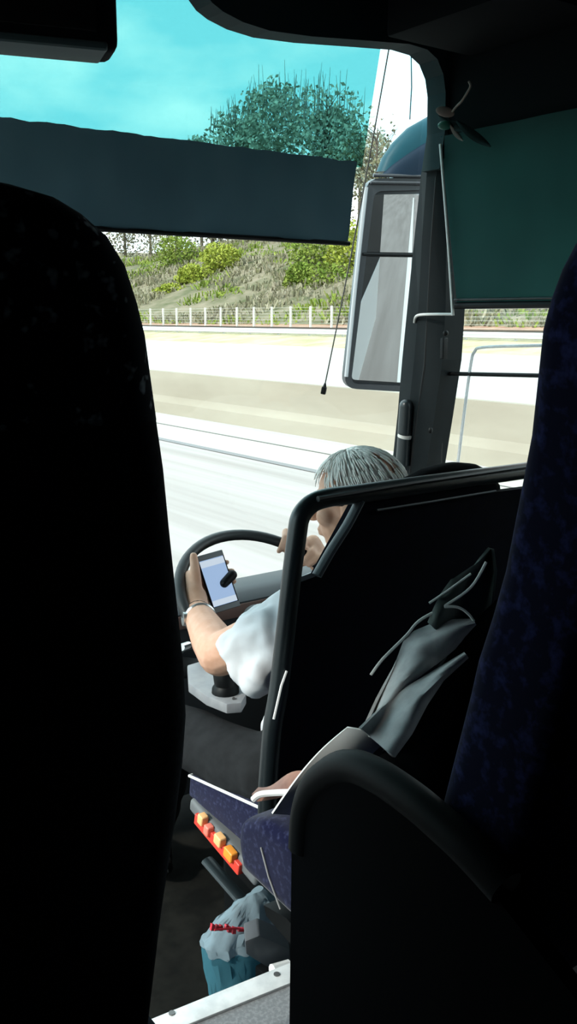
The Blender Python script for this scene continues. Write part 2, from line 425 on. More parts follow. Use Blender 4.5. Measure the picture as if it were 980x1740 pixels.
# ------------------------------------------------------------------ blinds, cord, rod
wb = thing('windscreen_blind', PY(350, 400, 2.1), 'grey fabric roller blind pulled part way down across the windscreen', 'blind')
TL, TR, BR_, BL = PY(-160, 180, 2.1), PY(606, 275, 2.1), PY(591, 412, 2.1), PY(-160, 352, 2.1)
TL.z, BL.z = TR.z, BR_.z
def wbf(u, v):
    a = TL.lerp(TR, u); b = BL.lerp(BR_, u); p = a.lerp(b, v)
    p.y += .006*math.sin(u*17+v*3)*v + .004*math.sin(u*41-v*5); p.z += (.004*noise.noise(V((u*30, 0, 1))))*(1-v)
    return p
bm = BM(); sheet(bm, wbf, 60, 8, .0012); obj('fabric', bm, M['ws_blind'], wb)
bm = BM(); tube(bm, [BL-V((0, 0, .003)), BR_+V((.004, 0, -.003))], .0065, 10); obj('bottom_bar', bm, M['black'], wb)

cd = thing('pull_string', ws_hit(550, 668)-V((0, .12, 0)), 'thin blind pull cord with black square weight hanging before the windscreen', 'cord')
c0, c1 = PY(661, 80, 2.07), PY(551, 658, 2.20)
bm = BM(); pts = [c0.lerp(c1, t/10)+V((.006*math.sin(math.pi*t/10), 0, 0)) for t in range(11)]
tube(bm, pts, .0022, 6); obj('cord', bm, mat('dark_cord', (.08, .08, .075), .7), cd)
bm = BM(); dcd = (c1-c0).normalized(); s1, s2 = frame_of(dcd, V((0, 0, 1)))
obox(bm, c1+dcd*.010, s1, s2, dcd, .018, .014, .022, .003); tube(bm, [c1-dcd*.012, c1], [.003, .006], 8); obj('weight', bm, M['black'], cd)

XB = 1.985
sb = thing('side_blind', PX(850, 522, XB), 'dark green roller blind covering upper half of driver side window', 'blind')
sTL, sTR, sBL, sBR = PX(748, 240, XB), PX(1250, 130, XB), PX(774, 522, XB), PX(1250, 512, XB)
sTL.z = sTR.z = 2.99; sBL.z = sBR.z = 2.535
def sbf(u, v):
    p = sTL.lerp(sTR, u).lerp(sBL.lerp(sBR, u), v); p.x += .006*math.sin(u*6+1)*v+.002*math.sin(u*25); return p
bm = BM(); sheet(bm, sbf, 30, 8, .0012); obj('fabric', bm, M['side_blind'], sb)
bm = BM(); tube(bm, [sBL+V((0, 0, -.004)), sBR+V((0, 0, -.004))], .010, 10); obj('bottom_bar', bm, M['black'], sb)
bm = BM(); tube(bm, [sBL+V((-.006, 0, .012)), sBR+V((-.006, 0, .012))], .004, 8); obj('hem_roll', bm, M['tube'], sb)

rd = thing('blind_guide_rod', PX(768, 540, 1.96), 'pale bent metal blind rod running down the corner pillar', 'rod')
bm = BM(); tube(bm, [PX(x, y, 1.965) for x, y in ((748, 245), (755, 330), (762, 420), (767, 500), (769, 536))], .0042, 8); obj('upright', bm, M['white_rod'], rd)
bm = BM(); tube(bm, smoothpath([PX(769, 534, 1.965), PX(740, 534, 1.965), PX(714, 535, 1.97), PX(706, 539, 1.98), PX(704, 548, 1.988)], 4), .0042, 8); obj('foot_arm', bm, M['white_rod'], rd)

hd = thing('pillar_handle', PX(688, 760, 1.97), 'short grey rounded grab handle fixed low on the corner pillar', 'handle')
bm = BM(); capsule(bm, PX(690, 690, 1.975), PX(687, 735, 1.975), .021); obj('grip', bm, M['tube'], hd)
bm = BM(); tube(bm, [PX(688, 738, 1.976), PX(687, 743, 1.976)], .022, 14); obj('collar', bm, M['white_rod'], hd)
bm = BM(); tube(bm, [PX(687, 743, 1.976), PX(684, 790, 1.976)], [.021, .022], 14); obj('base', bm, M['tube'], hd)

lt = thing('window_catch', PX(757, 590, 1.98), 'small black window catch on pillar edge beside side window', 'catch')
bm = BM(); obox(bm, PX(754, 592, 1.985), V((1, 0, 0)), V((0, 1, 0)), V((0, 0, 1)), .02, .014, .06, .004); obj('body', bm, M['black'], lt)
bm = BM(); ball(bm, PX(757, 566, 1.985), .008); obj('knob', bm, M['black'], lt)
bm = BM(); ball(bm, PX(731, 731, 1.985), (.007, .007, .009)); tag(obj('window_peg', bm, M['black']), 'tiny black peg low on pillar edge by side window', 'peg')

# ornament on the corner
orn = thing('flower_ornament', PX(770, 245, 1.93), 'small dusty artificial flower ornament pinned at top of corner pillar', 'ornament')
rv = Matrix.Rotation(math.radians(-20), 3, F)
bm = BM(); ball(bm, PX(756, 190, 1.93), (.026, .006, .014), Matrix((R, F, U)).transposed() @ Matrix.Rotation(.25, 3, 'Y')); obj('petal', bm, M['petal'], orn)
bm = BM(); tube(bm, smoothpath([PX(768, 190, 1.93), PX(776, 180, 1.93), PX(784, 172, 1.92), PX(793, 158, 1.92), PX(799, 146, 1.92), PX(796, 138, 1.92)]), [.003]*30+[.002], 6); obj('stem', bm, M['petal'], orn)
bm = BM(); ball(bm, PX(756, 213, 1.93), (.02, .012, .012), Matrix((R, F, U)).transposed()); obj('bud', bm, M['bulb_green'], orn)
def leaf(a, b, wdt):
    bm = BM(); ax = (b-a); s = ax.cross(F).normalized(); n = s.cross(ax.normalized())
    sheet(bm, lambda u, v: a+ax*u+s*(v-.5)*2*wdt*(math.sin(math.pi*min(1, u*.93+.05))**.8)+n*(.006*math.sin(u*3)+.01*(v-.5)**2), 10, 4, .0015)
    return bm
obj('leaf', leaf(PX(776, 205, 1.93), PX(833, 248, 1.93), .013), M['leaf_dark'], orn)
obj('leaf', leaf(PX(765, 212, 1.935), PX(786, 238, 1.935), .007), M['petal'], orn)
obj('leaf', leaf(PX(745, 196, 1.94), PX(790, 222, 1.94), .012), M['leaf_dark'], orn)

# monitor and overhead locker
mo = thing('ceiling_monitor', P(60, -30, 1.75), 'dark box-shaped monitor hanging from ceiling at front left', 'monitor')
mx = V((1, 0, 0)).lerp(R, .45).normalized(); mz = V((0, 0, 1)); my = mz.cross(mx).normalized()
brc = P(203, 88, 1.7)
bm = BM(); ctr = brc - mx*.27 + mz*.155 + my*.05
obox(bm, ctr, mx, my, mz, .54, .10, .31, .022, 4); obj('housing', bm, M['shell_dark'], mo)
bm = BM(); obox(bm, ctr-mz*.147-my*.003, mx, my, mz, .50, .098, .018, .008, 3); obj('bottom_rim', bm, M['monitor_rim'], mo)
bm = BM(); obox(bm, ctr-my*.051, mx, my, mz, .46, .006, .25, .002); obj('screen', bm, M['black'], mo)
bm = BM(); tube(bm, [ctr+mz*.12, V((ctr.x, ctr.y, 3.37))], .025, 12); obj('bracket', bm, M['black'], mo)

lk = thing('overhead_locker', V((1.75, 1.9, 3.1)), 'black overhead locker box above the driver at top right', 'locker')
a = PY(655, 64, 1.88)
bm = BM(); box(bm, (a.x, 1.45, a.z), (1.99, 1.88, 3.36), .012); obj('body', bm, M['shell_dark'], lk)
bm = BM(); box(bm, (a.x+.02, 1.44, a.z+.03), (1.97, 1.452, 3.34), .004); obj('door', bm, M['black'], lk)

# ------------------------------------------------------------------ coach mirror (outside)
mir = thing('coach_mirror', V((2.46, 2.72, 2.25)), 'tall two-pane exterior coach mirror on a teal arm beyond the windscreen', 'mirror')
M0 = P(650, 490, 3.6)
tocam = (CAM-M0).normalized(); rear = V((.075, -1, -.13)).normalized()
mn = (V((0, -1, -.02)).normalized()-D(702, 335).normalized()).normalized()
def MP(x, y, off=0): return PN(x, y, M0+mn*off, mn)
def rounded(px, rad, n=5):
    out = []
    for i in range(len(px)):
        p = V((*px[i], 0)); a = V((*px[i-1], 0)); b = V((*px[(i+1) % len(px)], 0))
        u = (a-p).normalized()*rad; v = (b-p).normalized()*rad
        for k in range(n+1):
            t = k/n; out.append(((p+u)*(1-t)**2+p*2*t*(1-t)+(p+v)*t*t))
    return [(q.x, q.y) for q in out]
hous = rounded([(624, 303), (760, 300), (720, 668), (584, 660)], 22)
bm = BM(); prism(bm, [MP(x, y, -.012) for x, y in hous], -mn*.05); bev_all(bm, .012, 3, .9); obj('housing', bm, M['mirror_house'], mir)
# pale rim down the outer edge and around
def ringmesh(o_px, i_px, off, depth):
    bm = BM(); n = len(o_px)
    A = [bm.verts.new(MP(x, y, off)) for x, y in o_px]; B = [bm.verts.new(MP(x, y, off)) for x, y in i_px]
    A2 = [bm.verts.new(v.co-mn*depth) for v in A]; B2 = [bm.verts.new(v.co-mn*depth) for v in B]
    for k in range(n):
        j = (k+1) % n
        bm.faces.new((A[k], A[j], B[j], B[k])); bm.faces.new((A2[k], B2[k], B2[j], A2[j]))
        bm.faces.new((A[k], A2[k], A2[j], A[j])); bm.faces.new((B[k], B[j], B2[j], B2[k]))
    return bm
inn = rounded([(636, 325), (752, 322), (712, 657), (596, 652)], 14)
obj('rim', ringmesh(hous, inn, .004, .02), M['mirror_house'], mir)
bm = BM(); tube(bm, [MP(622, 318, .008), MP(604, 480, .008), MP(588, 640, .008)], .008, 8); o = obj('rim_strip', bm, M['mirror_pale'], mir); o['label'] = 'pale outer edge strip'
up_ = rounded([(632, 331), (750, 329), (739, 430), (618, 428)], 5); lo_ = rounded([(617, 436), (738, 438), (714, 652), (597, 645)], 7)
for q, nm in ((up_, 'upper'), (lo_, 'lower')):
    bm = BM(); prism(bm, [MP(x, y, .0) for x, y in q], -mn*.004); obj('mirror_pane', bm, M['mirror'], mir, smooth=False)
bm = BM(); tube(bm, [MP(616, 432, .004), MP(740, 434, .004)], .006, 8); obj('divider', bm, M['black'], mir)
# arm: a broad hooded curve coming down from the roof edge
bm = BM(); rings = []
armL = [(790, 150), (735, 195), (700, 215), (675, 240), (658, 265), (648, 290)]
armR = [(800, 210), (780, 250), (765, 265), (755, 275), (748, 285), (745, 298)]
for a_, b_ in zip(armL, armR):
    A, B = MP(*a_, .0), MP(*b_, .0); c = (A+B)/2; ax = (B-A)/2
    rings.append(superring(c-mn*.05, ax.normalized(), mn, ax.length, .05, 20, 2.6))
loft(bm, rings); obj('arm', bm, M['mirror_teal'], mir)
bm = BM(); rings = []
for a_, b_ in zip([(745, 232), (715, 245), (690, 262), (668, 280), (652, 297)], [(800, 245), (775, 270), (762, 282), (752, 292), (748, 300)]):
    A, B = MP(*a_, .012), MP(*b_, .012); c = (A+B)/2; ax = (B-A)/2
    rings.append(superring(c-mn*.03, ax.normalized(), mn, ax.length, .034, 20, 2.6))
loft(bm, rings); obj('arm_lower_cover', bm, M['mirror_blue'], mir)
bm = BM()
for y in (298, 310): tube(bm, [MP(634-(y-298)*.4, y, .01), MP(752, y+2, .01)], .007, 8)
obj('cap_ridge', bm, M['mirror_house'], mir)

# ------------------------------------------------------------------ passenger seats
def seat_from_outline(root, edge, cx, p0, n, hd, front, m, name):
    """backrest grown from the height profile of its aisle edge"""
    rows = sorted([(PN(x, y, p0, n).z, PN(x, y, p0, n)) for x, y in edge], key=lambda t: t[0])
    bm = BM(); rings = []
    for z, p in rows:
        hw = abs(p.x-cx); k = min(1, hw/.12)
        rings.append(rrect(V((cx, p.y+front*hd, p.z)), V((1, 0, 0)), V((0, 1, 0)), max(hw, .004), max(hd*(.35+.65*k), .01), .03))
    loft(bm, rings); return obj(name, bm, m, root, angle=60)
# nearest left seat
ls = thing('passenger_chair', (.2, .85, 1.28), 'near black-and-navy coach seat back filling the left side of the photo', 'seat', 'coach seats')
p0, nn = V((0, .70, 2.2)), V((0, 1, .15)).normalized()
LE = [(-62, 297), (-30, 297), (0, 300), (60, 312), (110, 335), (150, 365), (190, 405), (220, 455), (240, 515), (253, 570), (262, 640), (272, 715)]
LE2 = [(270, 705), (283, 800), (292, 900), (303, 1010), (315, 1130), (319, 1220), (313, 1300), (300, 1400), (275, 1560), (253, 1740), (235, 1900)]
LE = [(x+(17 if y > 320 else 6), y-(4 if y < 480 else 0)) for x, y in LE]; LE2 = [(x+17, y) for x, y in LE2]
rows_c = .2
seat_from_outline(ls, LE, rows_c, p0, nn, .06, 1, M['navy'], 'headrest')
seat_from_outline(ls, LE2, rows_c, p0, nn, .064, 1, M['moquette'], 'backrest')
bm = BM(); box(bm, (-.02, .72, 1.62), (.42, 1.2, 1.76), .04, None, 4); obj('seat_cushion', bm, M['navy'], ls)
bm = BM(); box(bm, (.06, .8, 1.281), (.34, 1.05, 1.63), .02); obj('pedestal', bm, M['black'], ls)
# right seat
NAVY2 = M['navy_dark']
rs = thing('passenger_chair', (.95, .8, 1.28), 'dark navy coach seat at the right edge beside the rounded armrest', 'seat', 'coach seats')
p1, n1 = V((0, .60, 2.3)), V((0, 1, .19)).normalized()
RE = [(1120, 352), (1050, 366), (1000, 392), (978, 414), (955, 458), (936, 510), (923, 560), (914, 650), (905, 740), (893, 805), (879, 880), (860, 970), (838, 1050), (814, 1125), (800, 1180), (770, 1300), (740, 1420), (700, 1560)]
RE = [(x-(24 if y < 900 else 22 if y < 1130 else 20), y) for x, y in RE]
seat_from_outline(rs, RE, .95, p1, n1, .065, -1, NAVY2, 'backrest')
CXR = .685
ca, cb_, cc = PX(402, 1384, CXR), PX(406, 1478, CXR), PX(488, 1556, CXR)
bm = BM(); prism(bm, [V((CXR, .62, ca.z+.005)), V((CXR, ca.y-.16, ca.z+.022)), V((CXR, ca.y-.06, ca.z+.020)), V((CXR, ca.y, ca.z-.01)), V((CXR, ca.y+.004, (ca.z+cb_.z)/2)), cb_, cc, V((CXR, .62, cc.z))], (.50, 0, 0))
bev_all(bm, .022, 4, .35); obj('seat_cushion', bm, M['blue'], rs, angle=60)
bm = BM(); tube(bm, [PX(443, 1440, CXR-.002), PX(456, 1490, CXR-.002), PX(476, 1545, CXR-.002)], .0013, 6); obj('seam', bm, M['coat'], rs)
bm = BM(); prism(bm, [PX(x, y, CXR+.02) for x, y in ((448, 1538), (486, 1560), (520, 1600), (500, 1612), (452, 1556))], (.4, 0, 0)); obj('seat_pan', bm, M['black'], rs)
AX = .66
bm = BM(); arc = [PX(x, y, AX) for x, y in ((516, 1440), (522, 1372), (545, 1326), (590, 1302), (640, 1318), (700, 1358), (750, 1400), (800, 1446), (860, 1510))]
tube(bm, smoothpath(arc, 5), .020, 12); obj('armrest', bm, mat('armrest_satin_plastic', (.003, .003, .0035), .6, spec=.13), rs)
bm = BM(); pn = [PX(x, y, AX) for x, y in ((508, 1440), (520, 1372), (545, 1326), (590, 1302), (640, 1318), (700, 1358), (750, 1400), (800, 1446))]
fl = [V((AX, .25, 1.80)), V((AX, -.1, 1.285)), V((AX, PX(500, 1740, AX).y, 1.285))]
prism(bm, [p-V((.012, 0, 0)) for p in pn+fl], (.02, 0, 0)); obj('side_panel', bm, M['black_soft'], rs)
bm = BM(); box(bm, (.78, .65, 1.281), (1.1, .95, 1.61), .02); obj('pedestal', bm, M['black'], rs)

# ------------------------------------------------------------------ partition behind the driver
YP = 1.22
pt = thing('driver_partition', (1.4, YP, 1.28), 'navy black partition with grey rounded tube frame behind the driver', 'partition')
bm = BM()
fp = [(455, 1330), (462, 1240), (472, 1180), (482, 1100), (494, 990), (505, 905), (509, 882), (518, 866), (534, 853), (560, 845), (600, 840), (700, 826), (800, 812), (890, 800), (1100, 768)]
pth = [PY(x, y, YP) for x, y in fp]
pth = [V((pth[0].x-.005, YP, 1.56))]+pth+[V((1.98, YP, pth[-1].z+.0))]
tube(bm, pth[:2]+smoothpath(pth[1:-1], 4)[1:]+[pth[-1]], .0165, 14); tube(bm, [pth[0], V((1.98, YP, 1.56))], .014, 12); obj('tube_frame', bm, M['tube'], pt)
pl = [(608, 852), (842, 822), (843, 836), (905, 828), (1120, 795)]
pp = [PY(x, y, YP+.004) for x, y in pl]
r_ = V((1.97, YP+.004, pp[-1].z))
lowp = [V((1.97, YP+.004, 1.57)), V((.86, YP+.004, 1.57))]+[PY(x, y, YP+.004) for x, y in ((462, 1250), (482, 1110), (496, 1020), (508, 990), (540, 978))]
bm = BM(); prism(bm, pp+[r_]+lowp, (0, .02, 0)); obj('panel', bm, M['partition'], pt, smooth=False)
bm = BM(); q = [PY(x, y, YP-.004) for x, y in ((612, 850), (590, 892), (562, 936), (538, 978))]
tube(bm, smoothpath(q, 4), .011, 10, flat=.6); o = obj('edge_trim', bm, M['trim_grey'], pt); o['label'] = 'slanting grey rubber edge trim'
bm = BM(); tube(bm, [PY(x, y, YP-.002) for x, y in ((640, 867), (740, 851), (842, 834))], .0022, 6); obj('piping', bm, M['trim_grey'], pt)
bm = BM(); tube(bm, [PY(x, y, YP-.02) for x, y in ((540, 848), (700, 821), (890, 793), (1000, 777))], .005, 8); obj('rail_seal', bm, M['tube'], pt)
bm = BM(); tube(bm, [PY(x, y, YP-.02) for x, y in ((487, 1140), (478, 1165), (470, 1200), (465, 1222))], .0022, 6); tag(obj('streak', bm, M['white_trim']), 'thin white streak along the partition post', 'streak')  # thin white tube drawn beside the post

# ------------------------------------------------------------------ driver's seat
ds = thing('driver_seat', (1.33, 1.6, .92), 'navy velour driver seat with white piping and orange side buttons', 'driver seat')
def backY(z): return 1.56 - .30*(z-1.3)/.92
bm = BM(); rings = []
for z, hw, hdp in ((1.27, .21, .05), (1.30, .255, .075), (1.36, .27, .085), (1.46, .275, .085), (1.6, .265, .075), (1.8, .25, .065), (1.95, .225, .06), (2.05, .19, .055), (2.12, .165, .05), (2.165, .135, .045), (2.195, .10, .035), (2.212, .06, .022), (2.219, .02, .01)):
    cxx = 1.33-.01*max(0, (z-1.9)/.3)
    rings.append(superring(V((cxx, backY(z), z)), V((1, 0, 0)), V((0, 1, 0)), hw, hdp, 36, 3.0))
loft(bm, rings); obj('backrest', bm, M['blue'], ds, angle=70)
# headrest cover, black, over the top of the backrest
bm = BM(); rings = []
for z, hw, hdp in ((2.0, .212, .062), (2.06, .19, .06), (2.12, .17, .055), (2.168, .142, .05), (2.2, .105, .038), (2.217, .065, .025), (2.224, .02, .01)):
    rings.append(superring(V((1.33-.01*max(0, (z-1.9)/.3), backY(z), z)), V((1, 0, 0)), V((0, 1, 0)), hw, hdp, 36, 3.0))
loft(bm, rings); obj('headrest_cover', bm, M['black_soft'], ds, angle=70)
CX0, CX1 = 1.06, 1.60
cb0, cb1 = PX(441, 1372, CX0), PX(322, 1318, CX0)       # top rear, top front of the left side
lb0, lb1 = PX(404, 1420, CX0), PX(320, 1352, CX0)
bm = BM(); side = [cb0, cb1, lb1, V((CX0, lb0.y-.05, lb0.z-.01)), V((CX0, cb0.y-.02, lb0.z))]
prism(bm, side, (CX1-CX0, 0, 0)); bev_all(bm, .008, 3); obj('seat_cushion', bm, M['blue'], ds)
bm = BM(); tube(bm, [cb0+V((-.001, 0, 0)), cb1+V((-.001, 0, 0)), cb1+V((.05, .002, 0))], .0035, 8); o = obj('piping', bm, M['white_trim'], ds); o['label'] = 'white piping along cushion edge'
# control box under the cushion with buttons
qa, qb = PX(326, 1372, 1.05), PX(402, 1462, 1.05)
cdv = (qb-qa).normalized(); cn = V((-1, 0, 0)); cu = cdv.cross(cn).normalized()
if cu.z < 0: cu = -cu
bm = BM(); obox(bm, (qa+qb)/2+V((.03, 0, 0))+cdv*.03, cdv, cn, cu, (qb-qa).length+.09, .06, .036, .012, 4); cbx = obj('control_box', bm, mat('control_box_grey', (.13, .135, .14), .5), ds)
bm = BM(); obox(bm, (qa+qb)/2+V((.008, 0, 0))+cdv*.025-cu*.008, cdv, cn, cu, (qb-qa).length-.005, .035, .030, .004, 3); obj('button_strip', bm, M['red'], cbx)
for (x, y), mm, l in (((342, 1393), 'pale_orange', .022), ((352, 1411), 'pinkred', .020), ((371, 1428), 'pale_orange', .028), ((389, 1452), 'orange', .034)):
    c = PX(x, y, 1.038); bm = BM(); obox(bm, c+V((.004, 0, 0)), cdv, cn, cu, l, .020, .026, .005, 3); obj('button', bm, M[mm], cbx)
bm = BM(); tube(bm, [PX(352, 1462, 1.07), PX(385, 1500, 1.07), PX(420, 1540, 1.07)], .017, 10, flat=.6); obj('side_skirt', bm, M['tube'], ds)
bm = BM(); box(bm, (1.12, 1.42, .921), (1.54, 1.8, 1.27), .03); obj('pedestal', bm, M['black'], ds)

# ------------------------------------------------------------------ steering wheel and dash
W = V((1.31, 1.86, 1.80)); th = math.radians(36)
wu, wv = V((1, 0, 0)), V((0, math.cos(th), math.sin(th))); wn = wu.cross(wv)
sw = thing('steering_wheel', W, 'large black coach steering wheel in front of the driver', 'steering wheel')
bm = BM()
N = 64; prev = None; rings = []
for k in range(N):
    t = 2*math.pi*k/N; rd_ = wu*math.cos(t)+wv*math.sin(t); c = W+rd_*.228
    rings.append([c+rd_*(.0145*math.cos(2*math.pi*j/12))+wn*(.0145*math.sin(2*math.pi*j/12)) for j in range(12)])
rings.append(rings[0]); loft(bm, rings, caps=False); bmesh.ops.remove_doubles(bm, verts=bm.verts[:], dist=1e-5)
obj('rim', bm, mat('wheel_rim_leather', (.012, .012, .013), .45, spec=.4), sw)
hubc = W-wn*.07-wv*.02
bm = BM(); tube(bm, [hubc-wn*.02, hubc+wn*.015, hubc+wn*.03], [.055, .055, .035], 28); obj('hub', bm, M['dash'], sw)
for t in (math.radians(-25), math.radians(205), math.radians(-90)):
    rd_ = wu*math.cos(t)+wv*math.sin(t)
    bm = BM(); tube(bm, smoothpath([hubc+rd_*.06, hubc+rd_*.13+wn*.02, W+rd_*.222]), .014, 10, flat=.5); obj('spoke', bm, M['black'], sw)
bm = BM(); tube(bm, [hubc-wn*.02, hubc-wn*.17], .03, 14); obj('column', bm, M['black'], sw)

da = thing('dashboard', (1.3, 2.35, 1.3), 'dark grey dashboard with a brown band beyond the steering wheel', 'dashboard')
dz = PY(420, 1004, 2.30).z
bm = BM()
def dxs(X): return V((X, 0, 0))
pr = [(2.27, dz-.02), (2.30, dz), (2.34, dz+.004), (2.50, dz-.02), (2.58, dz-.12), (2.58, 1.0), (2.42, 1.0), (2.32, dz-.16), (2.28, dz-.075)]
prism(bm, [V((.95, y, z)) for y, z in pr], (1.0, 0, 0)); bev_all(bm, .008, 2); obj('body', bm, M['dash'], da)
bm = BM(); box(bm, (.97, 2.268, dz-.066), (1.93, 2.285, dz-.026), .004); o = obj('band', bm, M['dash_brown'], da); o['label'] = 'reddish brown band across the dashboard face'
# console plate with gear lever
gp = [(318, 1130), (345, 1122), (380, 1128), (412, 1150), (418, 1180), (410, 1194), (385, 1196), (350, 1182), (320, 1160)]
con = thing('gear_console', PZ(370, 1165, 1.2), 'pale grey gear console plate with black knob beside the steering wheel', 'console')
bm = BM(); GZ = 1.60
prism(bm, [PZ(x, y, GZ) for x, y in gp], (0, 0, -.026)); bev_all(bm, .004, 2); obj('plate', bm, M['gear_plate'], con)
b0, b1 = PZ(330, 1145, GZ), PZ(400, 1180, GZ)
bm = BM(); gm = PZ(365, 1140, 1.56); tube(bm, [gm, gm+V((0, .12, -.03)), V((gm.x, 2.30, 1.50))], .03, 12); obj('base', bm, M['black'], con)
bm = BM(); g0 = PZ(383, 1176, GZ); tube(bm, [g0, g0+V((0, 0, .012)), g0+V((0, 0, .02)), g0+V((0, 0, .045)), g0+V((0, 0, .062)), g0+V((0, 0, .068))], [.034, .033, .027, .030, .024, .008], 18); obj('gear_knob', bm, M['black'], con)
bm = BM(); cyl(bm, PZ(397, 1187, GZ), PZ(397, 1187, GZ+.003), .004, 10); obj('screw', bm, M['screw'], con)
# stalk lights left of the wrist
st = thing('control_stalk', PY(325, 1100, 2.1), 'black indicator stalk with pale marks left of the steering wheel', 'stalk')
bm = BM(); tube(bm, smoothpath([PY(345, 1100, 2.08), PY(325, 1098, 2.02), PY(306, 1104, 1.98)]), [.008]*12+[.011], 10); obj('lever', bm, M['black'], st)
bm = BM(); tube(bm, [PY(320, 1096, 2.0), PY(308, 1100, 1.975)], .0095, 10); obj('mark', bm, M['silver'], st)

# ------------------------------------------------------------------ the driver
person = thing('person', (1.33, 1.6, 1.42), 'grey-haired seated driver in white short-sleeved shirt looking down at a phone', 'person')
Hc = V((1.298, 1.495, 2.112))-R*.009+U*.005
ph = P(370, 988, 2.33)
hf = (-R*.90+V((F.x, F.y, 0))*.38+V((0, 0, -.10))).normalized()                   # facing direction
hx = hf.cross(V((0, 0, 1))).normalized()                           # head's right
hu = hx.cross(hf).normalized()
HM = Matrix((hx, hf, hu)).transposed()
def H(x, y, z): return Hc + hx*x + hf*y + hu*z
LS, LEl, LW = V((1.14, 1.46, 1.90)), P(373, 1112, 2.06), P(334, 1040, 2.28)
RS, REl, RW = V((1.52, 1.46, 1.90)), V((1.66, 1.66, 1.70)), V((1.59, 1.88, 1.735))
hipL, hipR = P(450, 1318, 1.96), V((1.48, 1.62, 1.465))
hipL = V((1.15, 1.62, 1.465))
kneeL, kneeR = V((1.115, 2.01, 1.455)), V((1.56, 2.02, 1.46))
bm = BM()
# head: skull, jaw, nose, ears, brow, lips, chin, neck
ball(bm, H(0, -.012, .022), (.074, .094, .082), HM); ball(bm, H(0, .03, -.04), (.056, .058, .068), HM)
ball(bm, H(0, .052, -.083), (.030, .026, .022), HM); ball(bm, H(0, .068, .018), (.054, .02, .014), HM)
capsule(bm, H(0, .082, .01), H(0, .108, -.028), .009, .014); ball(bm, H(0, .10, -.033), (.018, .012, .010), HM)
ball(bm, H(0, .083, -.058), (.024, .010, .006), HM); ball(bm, H(0, .082, -.068), (.021, .010, .007), HM)
for s in (-1, 1):
    ball(bm, H(s*.076, -.008, -.012), (.009, .020, .032), HM); ball(bm, H(s*.045, .055, -.025), (.022, .022, .022), HM)
    ball(bm, H(s*.031, .074, .004), (.013, .011, .011), HM)
neck0 = H(0, -.03, -.06); neck1 = V((1.33, 1.47, 1.95))
capsule(bm, neck0, neck1, .054, .062)
chain(bm, [neck1, V((1.33, 1.50, 1.84)), V((1.33, 1.57, 1.68)), V((1.33, 1.63, 1.53))], [.075, .145, .14, .15])
for S in (LS, RS): capsule(bm, neck1+V((0, 0, -.03)), S, .06, .065)
chain(bm, [LS, LEl], [.06, .048]); chain(bm, [LEl, LEl.lerp(LW, .35), LW], [.048, .047, .033])
chain(bm, [RS, REl], [.06, .044]); chain(bm, [REl, REl.lerp(RW, .35), RW], [.043, .041, .028])
for hp, kn, fx in ((hipL, kneeL, 1.15), (hipR, kneeR, 1.55)):
    chain(bm, [hp, kn], [.074, .056]); an = V((fx, 2.20, 1.03)); chain(bm, [kn, kn.lerp(an, .35), an], [.056, .052, .036]); chain(bm, [an, an+V((0, .15, -.06))], [.036, .030])
# left hand around the phone
pu = (-R*.32+U*.93+F*.15).normalized(); prr = (R*.9-U*.02+F*.35); prr = (prr-pu*prr.dot(pu)).normalized(); pnrm = prr.cross(pu)
if pnrm.dot(CAM-ph) < 0: pnrm = -pnrm
def PH(a, b, c): return ph + prr*a + pu*b + pnrm*c
palm0 = LW; kn = [PH(-.058, .035, -.014), PH(-.056, .012, -.022), PH(-.046, -.012, -.028), PH(-.040, -.034, -.028)]
for k in kn: capsule(bm, LW.lerp(k, .25), k, .026, .0145)
capsule(bm, LW, LW.lerp(kn[1], .55), .032, .030)
# fingers behind the phone, tips at its far edge
for k, (b, reach, r0) in zip(kn, ((.045, .040, .0088), (.020, .046, .0092), (-.006, .042, .0088), (-.030, .030, .0078))):
    chain(bm, [k, PH(-.015, b, -.026), PH(.018, b, -.020), PH(reach, b-.004, -.006)], [r0+.002, r0+.001, r0, r0-.001], 10)
# thumb up along the near edge
tb = LW.lerp(kn[0], .3)
chain(bm, [tb, PH(-.058, .004, .004), PH(-.050, .042, .010), PH(-.043, .076, .010)], [.022, .0150, .0130, .0100], 10)
# right hand on the rim
def rim(t, off=0): return W+(wu*math.cos(t)+wv*math.sin(t))*(.228+off)
t0 = math.radians(40)
hand_c = rim(t0, .03)-wn*(-.006)
capsule(bm, RW, rim(math.radians(32), .035)+wn*.022, .026, .022)
for i, ang in enumerate((29, 36, 43, 49.5)):
    t = math.radians(ang); r0 = (.0085, .0092, .0092, .0082)[i]
    o_ = (wu*math.cos(t)+wv*math.sin(t)); c = rim(t)
    chain(bm, [RW.lerp(c+o_*.03+wn*.02, .45), c+o_*.026+wn*.020, c+wn*.026-o_*.004, c-o_*.024+wn*.006, c-o_*.018-wn*.016], [.016, r0+.003, r0+.001, r0, r0-.001], 10)
t = math.radians(23); c = rim(t); o_ = (wu*math.cos(t)+wv*math.sin(t))
chain(bm, [RW, c+o_*.03+wn*.01, c+wn*.022-o_*.0, c-o_*.02-wn*.002+(rim(math.radians(26))-c)*.6], [.018, .0135, .0115, .009], 10)
me = remeshed(bm, .0042, 3)
body = link_mesh('body', me, M['skin'], person)
